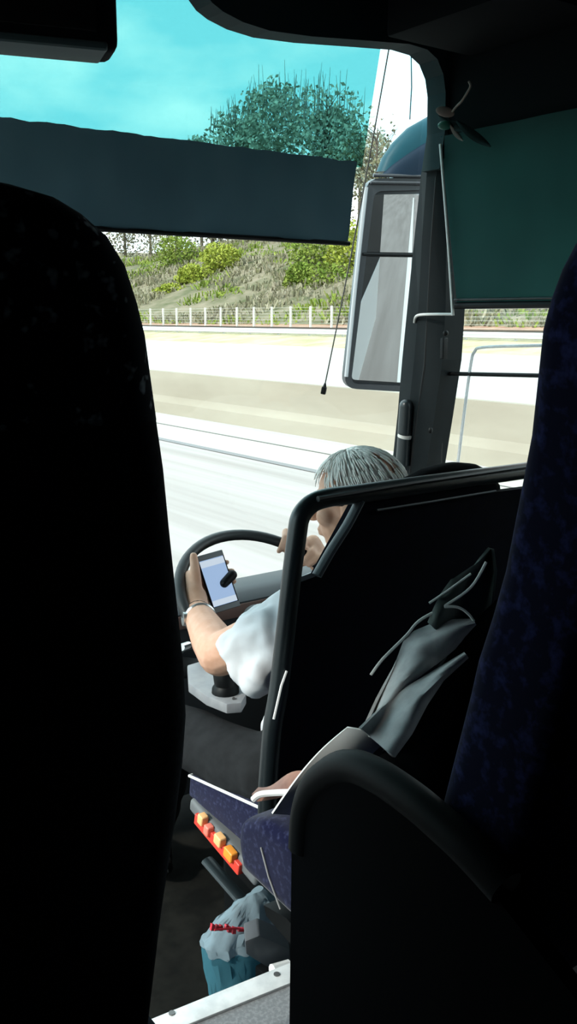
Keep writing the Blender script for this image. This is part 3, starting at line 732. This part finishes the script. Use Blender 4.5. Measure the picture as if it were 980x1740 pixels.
# hair: fringe round the back and sides, thinning on the crown
bm = BM(); hb = BM()
def hair_r(d): return 1.0
rows = []
for i in range(13):
    la = math.radians(-38+i*10.0)
    row = []
    for j in range(44):
        lo = 2*math.pi*j/44
        d = V((math.cos(la)*math.sin(lo), math.cos(la)*math.cos(lo), math.sin(la)))
        row.append(d)
    rows.append(row)
def keep(d): return d.z > -.05+.9*max(0, d.y)-.55*max(0, -d.y) and not (d.z > .52 and d.y < -.30 and abs(d.x) < .4 and noise.noise(d*4) > -.05)
vm = {}
def hv(i, j):
    j %= 44
    if (i, j) not in vm:
        d = rows[i][j]; k = 1.07+.02*noise.noise(d*6)
        vm[(i, j)] = hb.verts.new(H(d.x*.076*k, -.012+d.y*.096*k, .022+d.z*.084*k))
    return vm[(i, j)]
for i in range(12):
    for j in range(44):
        if all(keep(rows[a][b % 44]) for a, b in ((i, j), (i+1, j), (i+1, j+1), (i, j+1))):
            hb.faces.new((hv(i, j), hv(i, j+1), hv(i+1, j+1), hv(i+1, j)))
ext = bmesh.ops.solidify(hb, geom=hb.faces[:], thickness=.006)
for k in range(1300):
    la = math.radians(random.uniform(-30, 88)); lo = random.uniform(0, 2*math.pi)
    d = V((math.cos(la)*math.sin(lo), math.cos(la)*math.cos(lo), math.sin(la)))
    if not keep(d): continue
    fl_ = V((d.x*.4, d.y*.4-.25, -.6)); fl_ = (fl_-d*fl_.dot(d)).normalized()
    ptsn = []
    L = random.uniform(.02, .045)
    for s in range(4):
        q = (d + fl_*(s/3*L/.085)).normalized(); kk = 1.075+.035*math.sin(s/3*2.2)*random.uniform(.5, 1.1)
        ptsn.append(H(q.x*.076*kk, -.012+q.y*.096*kk, .022+q.z*.084*kk))
    tube(hb, ptsn, [.0016, .0018, .0014, .0005], 5)
hr = obj('hair', hb, M['hair'], person, angle=180)
# glasses
bm = BM()
for s in (-1, 1):
    c = H(s*.032, .098, .0); rr = [c+hx*(.024*math.cos(t*math.pi/10))+hu*(.018*math.sin(t*math.pi/10)) for t in range(21)]
    tube(bm, rr, .0022, 6, False)
    tube(bm, [H(s*.056, .097, .006), H(s*.074, .07, .007), H(s*.080, .0, .004), H(s*.079, -.02, -.008)], [.0045, .004, .003, .003], 6)
tube(bm, [H(-.01, .099, .004), H(.01, .099, .004)], .002, 6)
obj('glasses', bm, M['black'], person)
# shirt: torso, shoulders, loose short sleeves, collar
bm = BM()
chain(bm, [V((1.33, 1.475, 1.90)), V((1.33, 1.51, 1.82)), V((1.33, 1.575, 1.67)), V((1.33, 1.63, 1.53))], [.10, .163, .160, .168])
hemL = P(414, 1126, 1.985); hemR = RS.lerp(REl, .8)
capsule(bm, V((1.33, 1.47, 1.93)), LS+V((0, 0, .0)), .07, .082); capsule(bm, V((1.33, 1.47, 1.93)), RS, .07, .082)
tube(bm, [LS+(LS-hemL)*.1, LS.lerp(hemL, .5), hemL, hemL+(hemL-LS).normalized()*.012], [.080, .080, .076, .072], 20)
tube(bm, [LS.lerp(hemL, .3), P(436, 1158, 1.90), P(428, 1170, 1.92)], [.05, .035, .02], 14)
tube(bm, [RS+(RS-hemR)*.1, RS.lerp(hemR, .5), hemR], [.08, .08, .07], 20)
def folds(c):
    dd = c-LS; ax = (hemL-LS).normalized(); al = dd.dot(ax)
    return .009*noise.noise(V((c.x*12, c.y*20, c.z*14)))+.0045*math.sin(al*70+noise.noise(c*11)*7)+.004*noise.noise(c*38)
shirt = link_mesh('shirt', remeshed(bm, .0055, 3, folds), M['shirt'], person)
bm = BM(); tube(bm, smoothpath([neck1+V((.07*math.sin(a), .07*math.cos(a)-.005, .018-.012*math.cos(a))) for a in [k*math.pi/8 for k in range(17)]], 2), .012, 8, True, flat=.6)
o = obj('collar', bm, M['black_soft'], person); o['label'] = 'dark collar at the neck'
bm = BM()
for hp, kn_, fx in ((hipL, kneeL, 1.15), (hipR, kneeR, 1.55)):
    chain(bm, [V((1.33, 1.62, 1.53)), hp], [.13, .088], 18); chain(bm, [hp, hp.lerp(kn_, .5), kn_], [.086, .080, .070], 18); an = V((fx, 2.20, 1.04)); chain(bm, [kn_, an], [.07, .05], 16)
obt = link_mesh('trousers', remeshed(bm, .008, 4, lambda c: .007*noise.noise(V((c.x*14, c.y*9, c.z*14)))), M['trouser'], person)
for kx in (1.15, 1.55):
    bm = BM(); ball(bm, V((kx, 2.27, .970)), (.050, .15, .048)); tube(bm, [V((kx, 2.20, .97)), V((kx, 2.20, 1.05))], [.05, .048], 16); obj('shoe', bm, M['black'], person)
# watch and bracelet
def band(c, ax, r, rr, flat): 
    s1, s2 = frame_of(ax, V((0, 0, 1))); bm = BM()
    tube(bm, [c+s1*(r*math.cos(t*math.pi/12))+s2*(r*math.sin(t*math.pi/12)) for t in range(25)], rr, 8, False); return bm
axw = (LW-LEl).normalized()
wt = obj('watch', band(LEl.lerp(LW, .84), axw, .034, .006, 1), M['silver'], person)
bm = BM(); s1 = (-R+U*.1); s1 = (s1-axw*s1.dot(axw)).normalized(); cw = LEl.lerp(LW, .84)+s1*.036
tube(bm, [cw-s1*.004, cw+s1*.006], .017, 18); obj('watch_case', bm, M['silver'], wt)
obj('bracelet', band(LEl.lerp(LW, .96), axw, .0315, .0028, 1), M['black'], person)

# phone
fone = thing('smartphone', PH(0, -.074, 0), 'smartphone with lit pale blue screen held in the driver left hand', 'phone')
bm = BM(); obox(bm, ph, prr, pu, pnrm, .072, .148, .008, .0035, 3); obj('body', bm, M['black'], fone)
bm = BM(); obox(bm, ph+pnrm*.004, prr, pu, pnrm, .064, .118, .0012, .0004, 1); scr = obj('screen', bm, M['screen'], fone, smooth=False)
bm = BM(); obox(bm, PH(0, .049, .0048), prr, pu, pnrm, .064, .016, .0006); obj('status_bar', bm, M['screen_pale'], scr, smooth=False)
bm = BM(); obox(bm, PH(0, -.051, .0048), prr, pu, pnrm, .064, .014, .0006); obj('bottom_bar', bm, M['screen_pale'], scr, smooth=False)
bm = BM(); obox(bm, PH(0, .066, .004), prr, pu, pnrm, .07, .014, .0012, .0004, 1); o = obj('bezel_top', bm, M['bezel'], fone, smooth=False); o['label'] = 'silver bezel'
bm = BM(); obox(bm, PH(0, -.067, .004), prr, pu, pnrm, .07, .013, .0012, .0004, 1); o = obj('bezel_bottom', bm, M['bezel'], fone, smooth=False); o['label'] = 'silver bezel'
bm = BM(); capsule(bm, PH(.010, -.010, .014), PH(.036, .004, .014), .0115, .0125); capsule(bm, PH(.036, .004, .014), PH(.042, .004, -.006), .0115); o = obj('grip_clip', bm, M['black'], fone); o['label'] = 'black clip gripping the screen edge'

# ------------------------------------------------------------------ coat, strings, paper
pur = thing('purse', PZ(470, 1352, 1.735), 'small brown purse with a white edge lying on the navy seat cushion', 'purse')
bm = BM(); sheet(bm, lambda u, v: P(430+(520-430)*u+10*v, 1356-34*v*(.35+.65*u)+6*math.sin(u*7)*v-12*u, 1.36-.05*u+.02*v), 12, 8, .012); obj('body', bm, M['brown'], pur, angle=70)
bm = BM(); tube(bm, smoothpath([P(508, 1346, 1.30), P(470, 1347, 1.325), P(442, 1350, 1.335), P(430, 1359, 1.34)]), .0048, 8); obj('edge_strip', bm, M['white_trim'], pur)

coat = thing('coat', PY(700, 1250, 1.05), 'grey coat slung over the front seat against the partition', 'coat')
def cloth(cl, wd, d0, d1, fold, name, m, seed, th=.004):
    """folded strip: a centre line with half widths, sagging across"""
    n = len(cl)-1
    def fn(u, v):
        t = u*n; i = min(int(t), n-1); k = t-i
        x = cl[i][0]+(cl[i+1][0]-cl[i][0])*k; y = cl[i][1]+(cl[i+1][1]-cl[i][1])*k; w_ = wd[i]+(wd[i+1]-wd[i])*k
        dx, dy = cl[i+1][0]-cl[i][0], cl[i+1][1]-cl[i][1]; L = math.hypot(dx, dy)
        nx, ny = -dy/L, dx/L; s = (v-.5)*2
        d = d0+(d1-d0)*u + fold*math.cos(s*2.2+u*2)+.012*noise.noise(V((u*4+seed, v*3, seed)))
        return P(x+nx*s*w_, y+ny*s*w_, d)
    bm = BM(); sheet(bm, fn, 24, 12, th); return obj(name, bm, m, coat, angle=80)
cloth([(834, 932), (822, 972), (800, 1010), (775, 1045), (745, 1075)], [3, 22, 42, 42, 24], 1.40, 1.36, .02, 'hood', mat('hood_cloth', (.07, .085, .08), .9), 1)
cloth([(806, 1057), (760, 1078), (715, 1105), (680, 1150), (650, 1195), (622, 1250)], [4, 26, 34, 18, 12, 9], 1.36, 1.27, -.025, 'lapel', M['coat'], 3)
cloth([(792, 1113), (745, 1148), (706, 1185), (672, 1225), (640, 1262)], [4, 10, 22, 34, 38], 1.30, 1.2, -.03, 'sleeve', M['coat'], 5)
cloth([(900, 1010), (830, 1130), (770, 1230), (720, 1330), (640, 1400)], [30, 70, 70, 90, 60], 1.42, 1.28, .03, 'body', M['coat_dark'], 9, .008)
bm = BM(); tube(bm, smoothpath([P(x, y, 1.345) for x, y in ((630, 1147), (650, 1120), (690, 1080), (712, 1055), (755, 1030), (800, 998), (826, 955))], 5), .0022, 6); obj('drawstring', bm, mat('drawstring_grey', (.42, .43, .42), .8), coat)
bm = BM(); tube(bm, smoothpath([P(x, y, 1.345) for x, y in ((729, 1025), (760, 1004), (800, 975))], 5), .0018, 6); obj('drawstring', bm, bpy.data.materials['drawstring_grey'], coat)
bm = BM(); tube(bm, smoothpath([P(x, y, 1.335) for x, y in ((755, 1031), (778, 1032), (795, 1043), (805, 1056))], 5), .002, 6); obj('drawstring', bm, bpy.data.materials['drawstring_grey'], coat)

bm = BM()
def paperf(u, v):
    xa, ya = 462+u*(590-462), 1382+u*(1236-1382)
    xb, yb = 520+u*(665-520), 1385+u*(1248-1385)
    d = 1.28-.04*u+.05*v*v+.010*math.sin(v*3+u*2)
    return P(xa+(xb-xa)*v, ya+(yb-ya)*v+(-14*math.sin(u*3.1))*(1-v), d)
sheet(bm, paperf, 16, 10, .003)
tag(obj('newspaper', bm, M['paper'], angle=80), 'folded white paper tucked along the armrest beside grey coat', 'paper')

# ------------------------------------------------------------------ bag and bracket on the lower floor
bag = thing('plastic_bag', (.95, 1.45, .92), 'teal plastic carrier bag with red print standing behind the step edge', 'bag')
YB = 1.47
lv = [(1725, 372, 455), (1690, 366, 458), (1640, 357, 468), (1600, 349, 476), (1590, 347, 478)]
bm = BM(); rings = []
x0, x1 = PY(372, 1725, YB).x, PY(455, 1725, YB).x
def bring(xa, xb, z, hd_): return superring(V(((xa+xb)/2, YB, z)), V((1, 0, 0)), V((0, 1, 0)), (xb-xa)/2, hd_, 36, 2.2)
def crumple(bm, amp):
    bmesh.ops.subdivide_edges(bm, edges=bm.edges[:], cuts=2)
    bm.normal_update()
    for v in bm.verts:
        p = v.co; r1 = 1-2*abs(noise.noise(V((p.x*26, p.y*20, p.z*9+2)))); r2 = 1-2*abs(noise.noise(V((p.x*50+7, p.y*40, p.z*40))))
        v.co = p+v.normal*(amp*(r1-.5)+amp*.4*(r2-.5))
rings.append(bring(x0+.01, x1-.01, .922, .045))
rings.append(bring(x0, x1, 1.02, .055))
for y, xa, xb in lv:
    A, B = PY(xa, y, YB), PY(xb, y, YB); rings.append(bring(A.x, B.x, (A.z+B.z)/2, .055))
loft(bm, rings, caps=False); crumple(bm, .009); obj('body', bm, M['bag'], bag, angle=40)
bm = BM(); rings = []
for y, xa, xb, h in ((1590, 347, 478, .056), (1578, 346, 477, .05), (1560, 362, 474, .04), (1540, 386, 466, .028), (1524, 408, 454, .016), (1515, 418, 446, .008)):
    A, B = PY(xa, y, YB), PY(xb, y, YB); rings.append(bring(A.x, B.x, (A.z+B.z)/2, h))
loft(bm, rings); crumple(bm, .011); o = obj('mouth', bm, M['bag_clear'], bag, angle=40); o['label'] = 'paler crumpled mouth of the bag'
bm = BM()
random.seed(11)
for k in range(15):
    x = 362+k*7.6+random.uniform(-2, 2); y = 1577+k*.55+random.uniform(-3, 3); h = random.uniform(3.5, 8)
    q = [PY(x-3.2, y+h*.6, YB-.066), PY(x+2.6, y+h*.6, YB-.066), PY(x+3.4, y-h*.7, YB-.064), PY(x-1.2, y-h*.9, YB-.064)]
    prism(bm, q, (0, .006, 0))
obj('red_print', bm, M['bag_red'], bag, smooth=False)
bm = BM(); tube(bm, [PY(x, y, YB-.066) for x, y in ((364, 1580), (400, 1577), (440, 1584), (470, 1582))], .0022, 6); obj('red_band', bm, M['bag_red'], bag)

bk = thing('floor_bracket', PY(450, 1650, 1.36), 'dark grey angled metal bracket in front of the plastic bag', 'bracket')
bz = [PY(416, 1596, 1.37), PY(436, 1590, 1.37), PY(492, 1630, 1.33), PY(496, 1655, 1.33), PY(450, 1640, 1.345), PY(418, 1618, 1.37)]
bm = BM(); prism(bm, [PY(x, y, 1.36) for x, y in ((416, 1600), (440, 1590), (492, 1612), (494, 1660), (450, 1642), (418, 1622))], (.03, .05, 0)); bev_all(bm, .004); obj('arm', bm, mat('bracket_grey', (.10, .105, .115), .45), bk)
bm = BM(); box(bm, (PY(452, 1640, 1.36).x, 1.362, .922), (PY(488, 1640, 1.36).x, 1.40, PY(470, 1650, 1.36).z), .004); obj('upright', bm, M['black'], bk)
bm = BM(); tube(bm, [PY(462, 1648, 1.33), PY(490, 1640, 1.33)], .011, 10); obj('white_end', bm, M['white_trim'], bk)

# ------------------------------------------------------------------ OUTSIDE
Y0, Y1 = -170, 420
def strip(name, prof, m, label, cat, dz=0, kind='structure', y0=Y0, y1=Y1, ny=1, disp=None):
    bm = BM(); g = []
    for i in range(ny+1):
        y = y0+(y1-y0)*i/ny
        g.append([bm.verts.new((x, y, z+dz+(disp(x, y) if disp else 0))) for x, z in prof])
    for a, b in zip(g, g[1:]):
        for k in range(len(prof)-1): bm.faces.new((a[k], a[k+1], b[k+1], b[k]))
    for f in bm.faces:
        f.normal_update()
    o = obj(name, bm, m, None, (0, 0, 0), smooth=bool(disp), recalc=False); tag(o, label, cat, None, kind); return o
strip('road', [(11.9, 0), (-60, 0)], M['asphalt'], 'grey near carriageway of the motorway beyond the windscreen', 'road')
strip('road_far', [(31.5, .93), (13.2, .30), (11.9, 0)], M['asphalt_pale'], 'pale far carriageway beyond the concrete median barrier', 'road')
strip('verge', [(37.5, 1.60), (34, 1.22), (31.5, .93)], M['verge'], 'dry yellowish verge beside the far carriageway', 'verge')
strip('verge_weeds', [(41, 2.0), (38, 1.72), (37.5, 1.60)], M['rust_verge'], 'rust-coloured weeds at the foot of the wire fence', 'verge')
def hump(x, y): return (.9*noise.noise(V((x*.06, y*.045, 0)))+.5*noise.noise(V((x*.22, y*.2, 3))))*min(1, max(0, (x-42)/8))
strip('embankment', [(41, 2.0)][::-1] and [(90, 13.2), (75, 12.6), (66, 10.8), (60, 8.8), (54, 6.6), (48, 4.3), (44, 2.9), (41, 2.0)], M['bank'], 'scrubby grass embankment rising beyond the fence', 'embankment', ny=140, disp=hump)
strip('field', [(600, 14), (90, 13.0)], M['field'], 'flat land on top of the embankment', 'field')
strip('field_left', [(-60, 0), (-600, -.5)], M['field'], 'land on the other side of the motorway', 'field')
# markings and gully
def mark(name, x0, x1, y0, y1, z, m, label, cat, group=None):
    bm = BM(); box(bm, (x0, y0, z), (x1, y1, z+.006)); return tag(obj(name, bm, m, None, ((x0+x1)/2, (y0+y1)/2, z), smooth=False), label, cat, group, 'structure')
mark('hard_strip', 9.55, 11.95, -150, 350, .002, M['strip'], 'pale cream edge strip between the near lanes and the concrete barrier', 'road strip')
mark('road_gully', 10.85, 10.91, -120, 300, .009, M['gully'], 'thin dark drainage line along the median edge of the near road', 'road gully')
mark('road_gully', 9.40, 9.58, -120, 300, .009, M['gully2'], 'second broader grey line on the near road just inside the pale strip', 'road gully')
for k in range(-6, 14):
    y = 11.0+k*9.0
    mark('road_line', 5.95, 6.10, y, y+2.0, .004, M['line'], 'white dash of the lane line on the near carriageway', 'road line', 'lane dashes')
mark('road_line', 2.55, 2.7, -140, -4, .004, M['line'], 'long white lane line seen behind the coach in the mirror', 'road line')
# median barrier
bm = BM(); prism(bm, [V((x, -150, z)) for x, z in ((12.02, .0), (12.06, .32), (12.16, .48), (12.22, 1.1), (12.42, 1.1), (12.50, .48), (12.60, .32), (12.66, .1))], (0, 500, 0))
tag(obj('median_barrier', bm, M['barrier'], None, (12.3, 60, 0), smooth=False), 'long beige concrete barrier along the motorway median', 'barrier')
# crash rail with posts
cr = thing('crash_rail', (35.6, 60, 1.36), 'white galvanised crash rail along the far verge', 'crash barrier')
def prof_rail(z): return [(35.5, z-.16), (35.42, z-.10), (35.5, z-.02), (35.42, z+.06), (35.5, z+.16), (35.56, z+.16), (35.56, z-.16)]
bm = BM(); prism(bm, [V((x, -60, z)) for x, z in prof_rail(1.62)], (0, 320, 0)); obj('rail', bm, M['rail'], cr, smooth=False)
bm = BM(); box(bm, (35.6, 30, 1.2), (35.7, 30.12, 1.7)); pr0 = obj('post', bm, M['rail'], cr, smooth=False)
for k in range(1, 40):
    c = pr0.copy(); COL.objects.link(c); c.parent = cr; c.location = pr0.location+V((0, k*3.2, 0))
# dark box painted in for the shade under the crash rail
bm = BM(); box(bm, (37.3, -40, 1.45), (37.42, 240, 1.86)); tag(obj('rail_shade', bm, mat('painted_rail_shade', (.06, .05, .045), .9), smooth=False), 'low dark strip standing in for the shade under the crash rail', 'shade_strip')
# fence
fe = thing('wire_fence', (38, 60, 1.72), 'pale post and wire mesh fence at foot of the embankment', 'fence')
bm = BM(); box(bm, (37.94, 36, 1.6), (38.06, 36.12, 3.18), .01); po = obj('post', bm, M['post'], fe, smooth=False)
for k in range(1, 34):
    c = po.copy(); COL.objects.link(c); c.parent = fe; c.location = po.location+V((0, k*2.15, 0))
bm = BM()
for k in range(7): box(bm, (37.93, 30, 1.9+k*.2), (37.95, 115, 1.915+k*.2))
obj('mesh_wire', bm, M['wire'], fe, smooth=False)

# vegetation
def crown(root, c, rad, n, size, m, name='crown', shell=.55, vert=False):
    bm = BM()
    for _ in range(n):
        while True:
            d = V((random.uniform(-1, 1), random.uniform(-1, 1), random.uniform(-1, 1)))
            if shell < d.length <= 1: break
        k = 1+.28*noise.noise(d*2.3+V(c)*.3)
        p = V(c)+V((d.x*rad[0], d.y*rad[1], d.z*rad[2]))*k
        a = V((random.gauss(0, 1), random.gauss(0, 1), random.gauss(0, 1))).normalized(); b = a.cross(V((random.gauss(0, 1), random.gauss(0, 1), random.gauss(0, 1)))).normalized()
        s = size*random.uniform(.6, 1.3)
        v = [bm.verts.new(p+a*s), bm.verts.new(p+b*s*.6), bm.verts.new(p-a*s), bm.verts.new(p-b*s*.6)]
        bm.faces.new(v)
    return obj(name, bm, m, root, smooth=False, recalc=False)
def ground_z(X, Y):
    t = [(41, 2.0), (44, 2.9), (48, 4.3), (54, 6.6), (60, 8.8), (66, 10.8), (75, 12.6), (90, 13.2)]
    return interp(t, X)+hump(X, Y)
def branches(root, base, top, spread, n, m, twig=.05):
    bm = BM(); tube(bm, [base, base.lerp(top, .5), top], [.28, .18, .05], 7)
    for _ in range(n):
        t = random.uniform(.3, .95); a = base.lerp(top, t); an = random.uniform(0, 6.28); L = spread*(1.25-t)*random.uniform(.6, 1.1)
        b = a+V((math.cos(an)*L, math.sin(an)*L, L*random.uniform(.5, 1.2)))
        tube(bm, [a, a.lerp(b, .5)+V((0, 0, .1*L)), b], [twig*1.6, twig, twig*.4], 5)
    obj('trunk', bm, m, root)
def twigs_up(root, c, rad, n, m):
    bm = BM()
    for _ in range(n):
        a = random.uniform(0, 6.28); q = random.random()**.5
        b = c+V((math.cos(a)*q*rad[0]*.9, math.sin(a)*q*rad[1]*.9, rad[2]*(.15+.5*(1-q))))
        t = b+V((random.gauss(0, .35), random.gauss(0, .35), random.uniform(.35, .8)*rad[2]))
        tube(bm, [b, b.lerp(t, .5)+V((random.gauss(0, .08), random.gauss(0, .08), 0)), t], [.07, .045, .02], 4)
    obj('twigs', bm, m, root)
def tree(name, px, py, X, rad, n, size, m, label, cat, group=None, twigs=18, crowns=3, shell=.45):
    c = PX(px, py, X); gz = ground_z(c.x, c.y)-.2
    t = thing(name, (c.x, c.y, gz), label, cat, group)
    branches(t, V((c.x, c.y, gz)), V((c.x, c.y, max(gz+1, c.z+rad[2]*.8))), rad[0]*1.1, twigs, M['bark'], .04)
    if name == 'leafy_tree' and py < 260: twigs_up(t, c, rad, 46, M['twig'])
    bm_parts = []
    for k in range(crowns):
        off = V((random.uniform(-.4, .4)*rad[0], random.uniform(-.5, .5)*rad[1], random.uniform(-.3, .3)*rad[2])) if k else V((0, 0, 0))
        f = 1.0 if k == 0 else random.uniform(.5, .75)
        crown(t, c+off, tuple(r*f for r in rad), n//crowns, size, m, shell=shell)
    return t
tg = 'trees on the embankment crest'
tree('leafy_tree', 400, 235, 80, (4.5, 4.5, 4.5), 1900, .34, M['leaf_hazed'], 'small dark tree at left end of the tall clump above the blind', 'tree', tg)
tree('leafy_tree', 470, 222, 80, (6, 6, 7), 2500, .34, M['leaf_hazed'], 'tallest dark tree in the clump seen through the teal strip', 'tree', tg, 40)
tree('leafy_tree', 555, 228, 80, (6, 6, 6.5), 2400, .34, M['leaf_hazed'], 'broad dark tree right of the tallest in the teal-tinted clump', 'tree', tg, 40)
tree('leafy_tree', 612, 268, 80, (4, 4, 4.5), 1900, .34, M['leaf_hazed'], 'low dark tree at the right end of the clump by the cord', 'tree', tg)
tree('leafy_tree', 340, 262, 80, (4, 4, 2.8), 1500, .36, M['leaf_hazed'], 'low pale bush at far left of the clump just over the blind', 'tree', tg)
for x, y, r, lab in ((212, 405, 4.5, 'thin budding tree beside the near seat edge below the blind'), (300, 395, 5, 'brownish budding tree behind the yellow-green bush'), (360, 385, 4.5, 'budding tree just under the middle of the blind'), (455, 400, 4, 'low brown tree on the crest left of the green bush'), (640, 290, 5, 'budding tree between the cord and the mirror')):
    tree('budding_tree', x, y, 72, (r, r, r*1.1), 1100, .22, M['leaf_brown'], lab, 'tree', 'budding trees', 40, shell=.2)
for x, y, r, lab in ((255, 392, 4.5, 'budding tree second from the near seat edge below the blind'), (405, 392, 4.5, 'budding tree just right of the yellow-green bush crest'), (505, 398, 4.5, 'budding tree behind the left end of the green bush'), (560, 398, 5, 'budding tree behind the green bush near the cord')):
    tree('budding_tree', x, y, 74, (r, r, r*1.1), 1300, .22, M['leaf_brown'], lab, 'tree', 'budding trees', 40, shell=.2)
def scrub(name, m, n, seed, label, th_):
    random.seed(seed); bm = BM(); k = 0
    while k < n:
        X = random.uniform(40.5, 70); Y = random.uniform(28, 150)
        if noise.noise(V((X*.12, Y*.08, seed))) < th_: continue
        k += 1; z = ground_z(X, Y); h = random.uniform(.15, .55)*(1+noise.noise(V((X*.3, Y*.3, seed))))
        for _ in range(3):
            p = V((X+random.gauss(0, .25), Y+random.gauss(0, .25), z-.05)); t = p+V((random.gauss(0, .35)*h, random.gauss(0, .35)*h, h)); a = random.uniform(0, 3.14); w_ = V((math.cos(a), math.sin(a), 0))*.09
            bm.faces.new([bm.verts.new(p-w_), bm.verts.new(p+w_), bm.verts.new(t+w_*.8), bm.verts.new(t-w_*.5)])
    tag(obj(name, bm, m, None, (50, 80, 3), smooth=False, recalc=False), label, 'undergrowth', None, 'stuff')
scrub('undergrowth', M['scrub_tan'], 9000, 3, 'tan dry scrub covering the embankment slope', -.15)
scrub('undergrowth', M['leaf_green'], 3500, 8, 'low green weeds scattered over the embankment slope', .02)
random.seed(21)
bg = 'bushes on the embankment'
for x, y, X, r, m, lab in ((375, 440, 56, (2.0, 2.6, 1.7), 'leaf_yellow', 'bright yellow-green bush at top of slope below the blind'), (330, 470, 53, (1.8, 2.4, 1.3), 'leaf_yellow', 'yellow-green bush midway down the slope'), (290, 497, 50, (1.5, 2.2, .9), 'leaf_yellow', 'small yellowish bush lowest of three by the seat edge'), (300, 430, 60, (2.6, 3, 2.4), 'leaf_green', 'dull green bush between budding trees and yellow bushes'),
                           (535, 440, 54, (2.2, 3.0, 2.6), 'leaf_green', 'large fresh green bush near the hanging cord'), (560, 485, 51, (2.0, 3.0, 1.8), 'leaf_green', 'green bush at foot of slope left of the mirror'), (600, 430, 54, (2.2, 2.8, 2.8), 'leaf_yellow', 'yellow-green bush right of the cord beside the mirror'), (510, 480, 51, (1.3, 1.8, 1.6), 'leaf_green', 'small green bush at left of the large green one')):
    c = PX(x, y, X); t = thing('bush', (c.x, c.y, ground_z(c.x, c.y)), lab, 'bush', bg)
    bm = BM(); b0 = V((c.x, c.y, ground_z(c.x, c.y)-.2))
    for k in range(6):
        tube(bm, [b0, c+V((random.uniform(-.6, .6)*r[0], random.uniform(-.6, .6)*r[1], random.uniform(0, .6)*r[2]))], [.06, .02], 5)
    obj('stems', bm, M['bark'], t)
    crown(t, c, r, 2200, .17, M[m], shell=.3)
# ------------------------------------------------------------------ light
w = bpy.data.worlds.new('sky'); scn.world = w; w.use_nodes = True
nt = w.node_tree; nt.nodes.clear()
out = nt.nodes.new('ShaderNodeOutputWorld'); bgn = nt.nodes.new('ShaderNodeBackground'); nt.links.new(bgn.outputs[0], out.inputs[0])
tc = nt.nodes.new('ShaderNodeTexCoord'); mp = nt.nodes.new('ShaderNodeMapping'); mp.inputs['Scale'].default_value = (1, 1, 2.2)
nz = nt.nodes.new('ShaderNodeTexNoise'); nz.inputs['Scale'].default_value = 4.2; nz.inputs['Detail'].default_value = 5
cr_ = nt.nodes.new('ShaderNodeValToRGB'); cr_.color_ramp.elements[0].position = .42; cr_.color_ramp.elements[1].position = .62
cr_.color_ramp.elements[0].color = (.43, .77, .87, 1); cr_.color_ramp.elements[1].color = (1.12, 1.10, 1.08, 1)
nt.links.new(tc.outputs['Generated'], mp.inputs[0]); nt.links.new(mp.outputs[0], nz.inputs['Vector']); nt.links.new(nz.outputs['Fac'], cr_.inputs[0])
nt.links.new(cr_.outputs[0], bgn.inputs[0]); bgn.inputs[1].default_value = 1.7
sl = bpy.data.lights.new('sun', 'SUN'); sl.energy = 2.2; sl.angle = math.radians(4); sl.color = (1, .96, .88)
so = bpy.data.objects.new('sun', sl); COL.objects.link(so)
so.rotation_euler = V((-.8, .06, .6)).to_track_quat('Z', 'Y').to_euler()

scn.view_settings.view_transform = 'Standard'
try: scn.view_settings.look = 'None'
except Exception: pass
scn.view_settings.exposure = 1.0; scn.view_settings.gamma = 1.0
scn.view_settings.use_curve_mapping = False
scn.cycles.max_bounces = 8; scn.cycles.transparent_max_bounces = 16
scn.cycles.caustics_reflective = False; scn.cycles.caustics_refractive = False
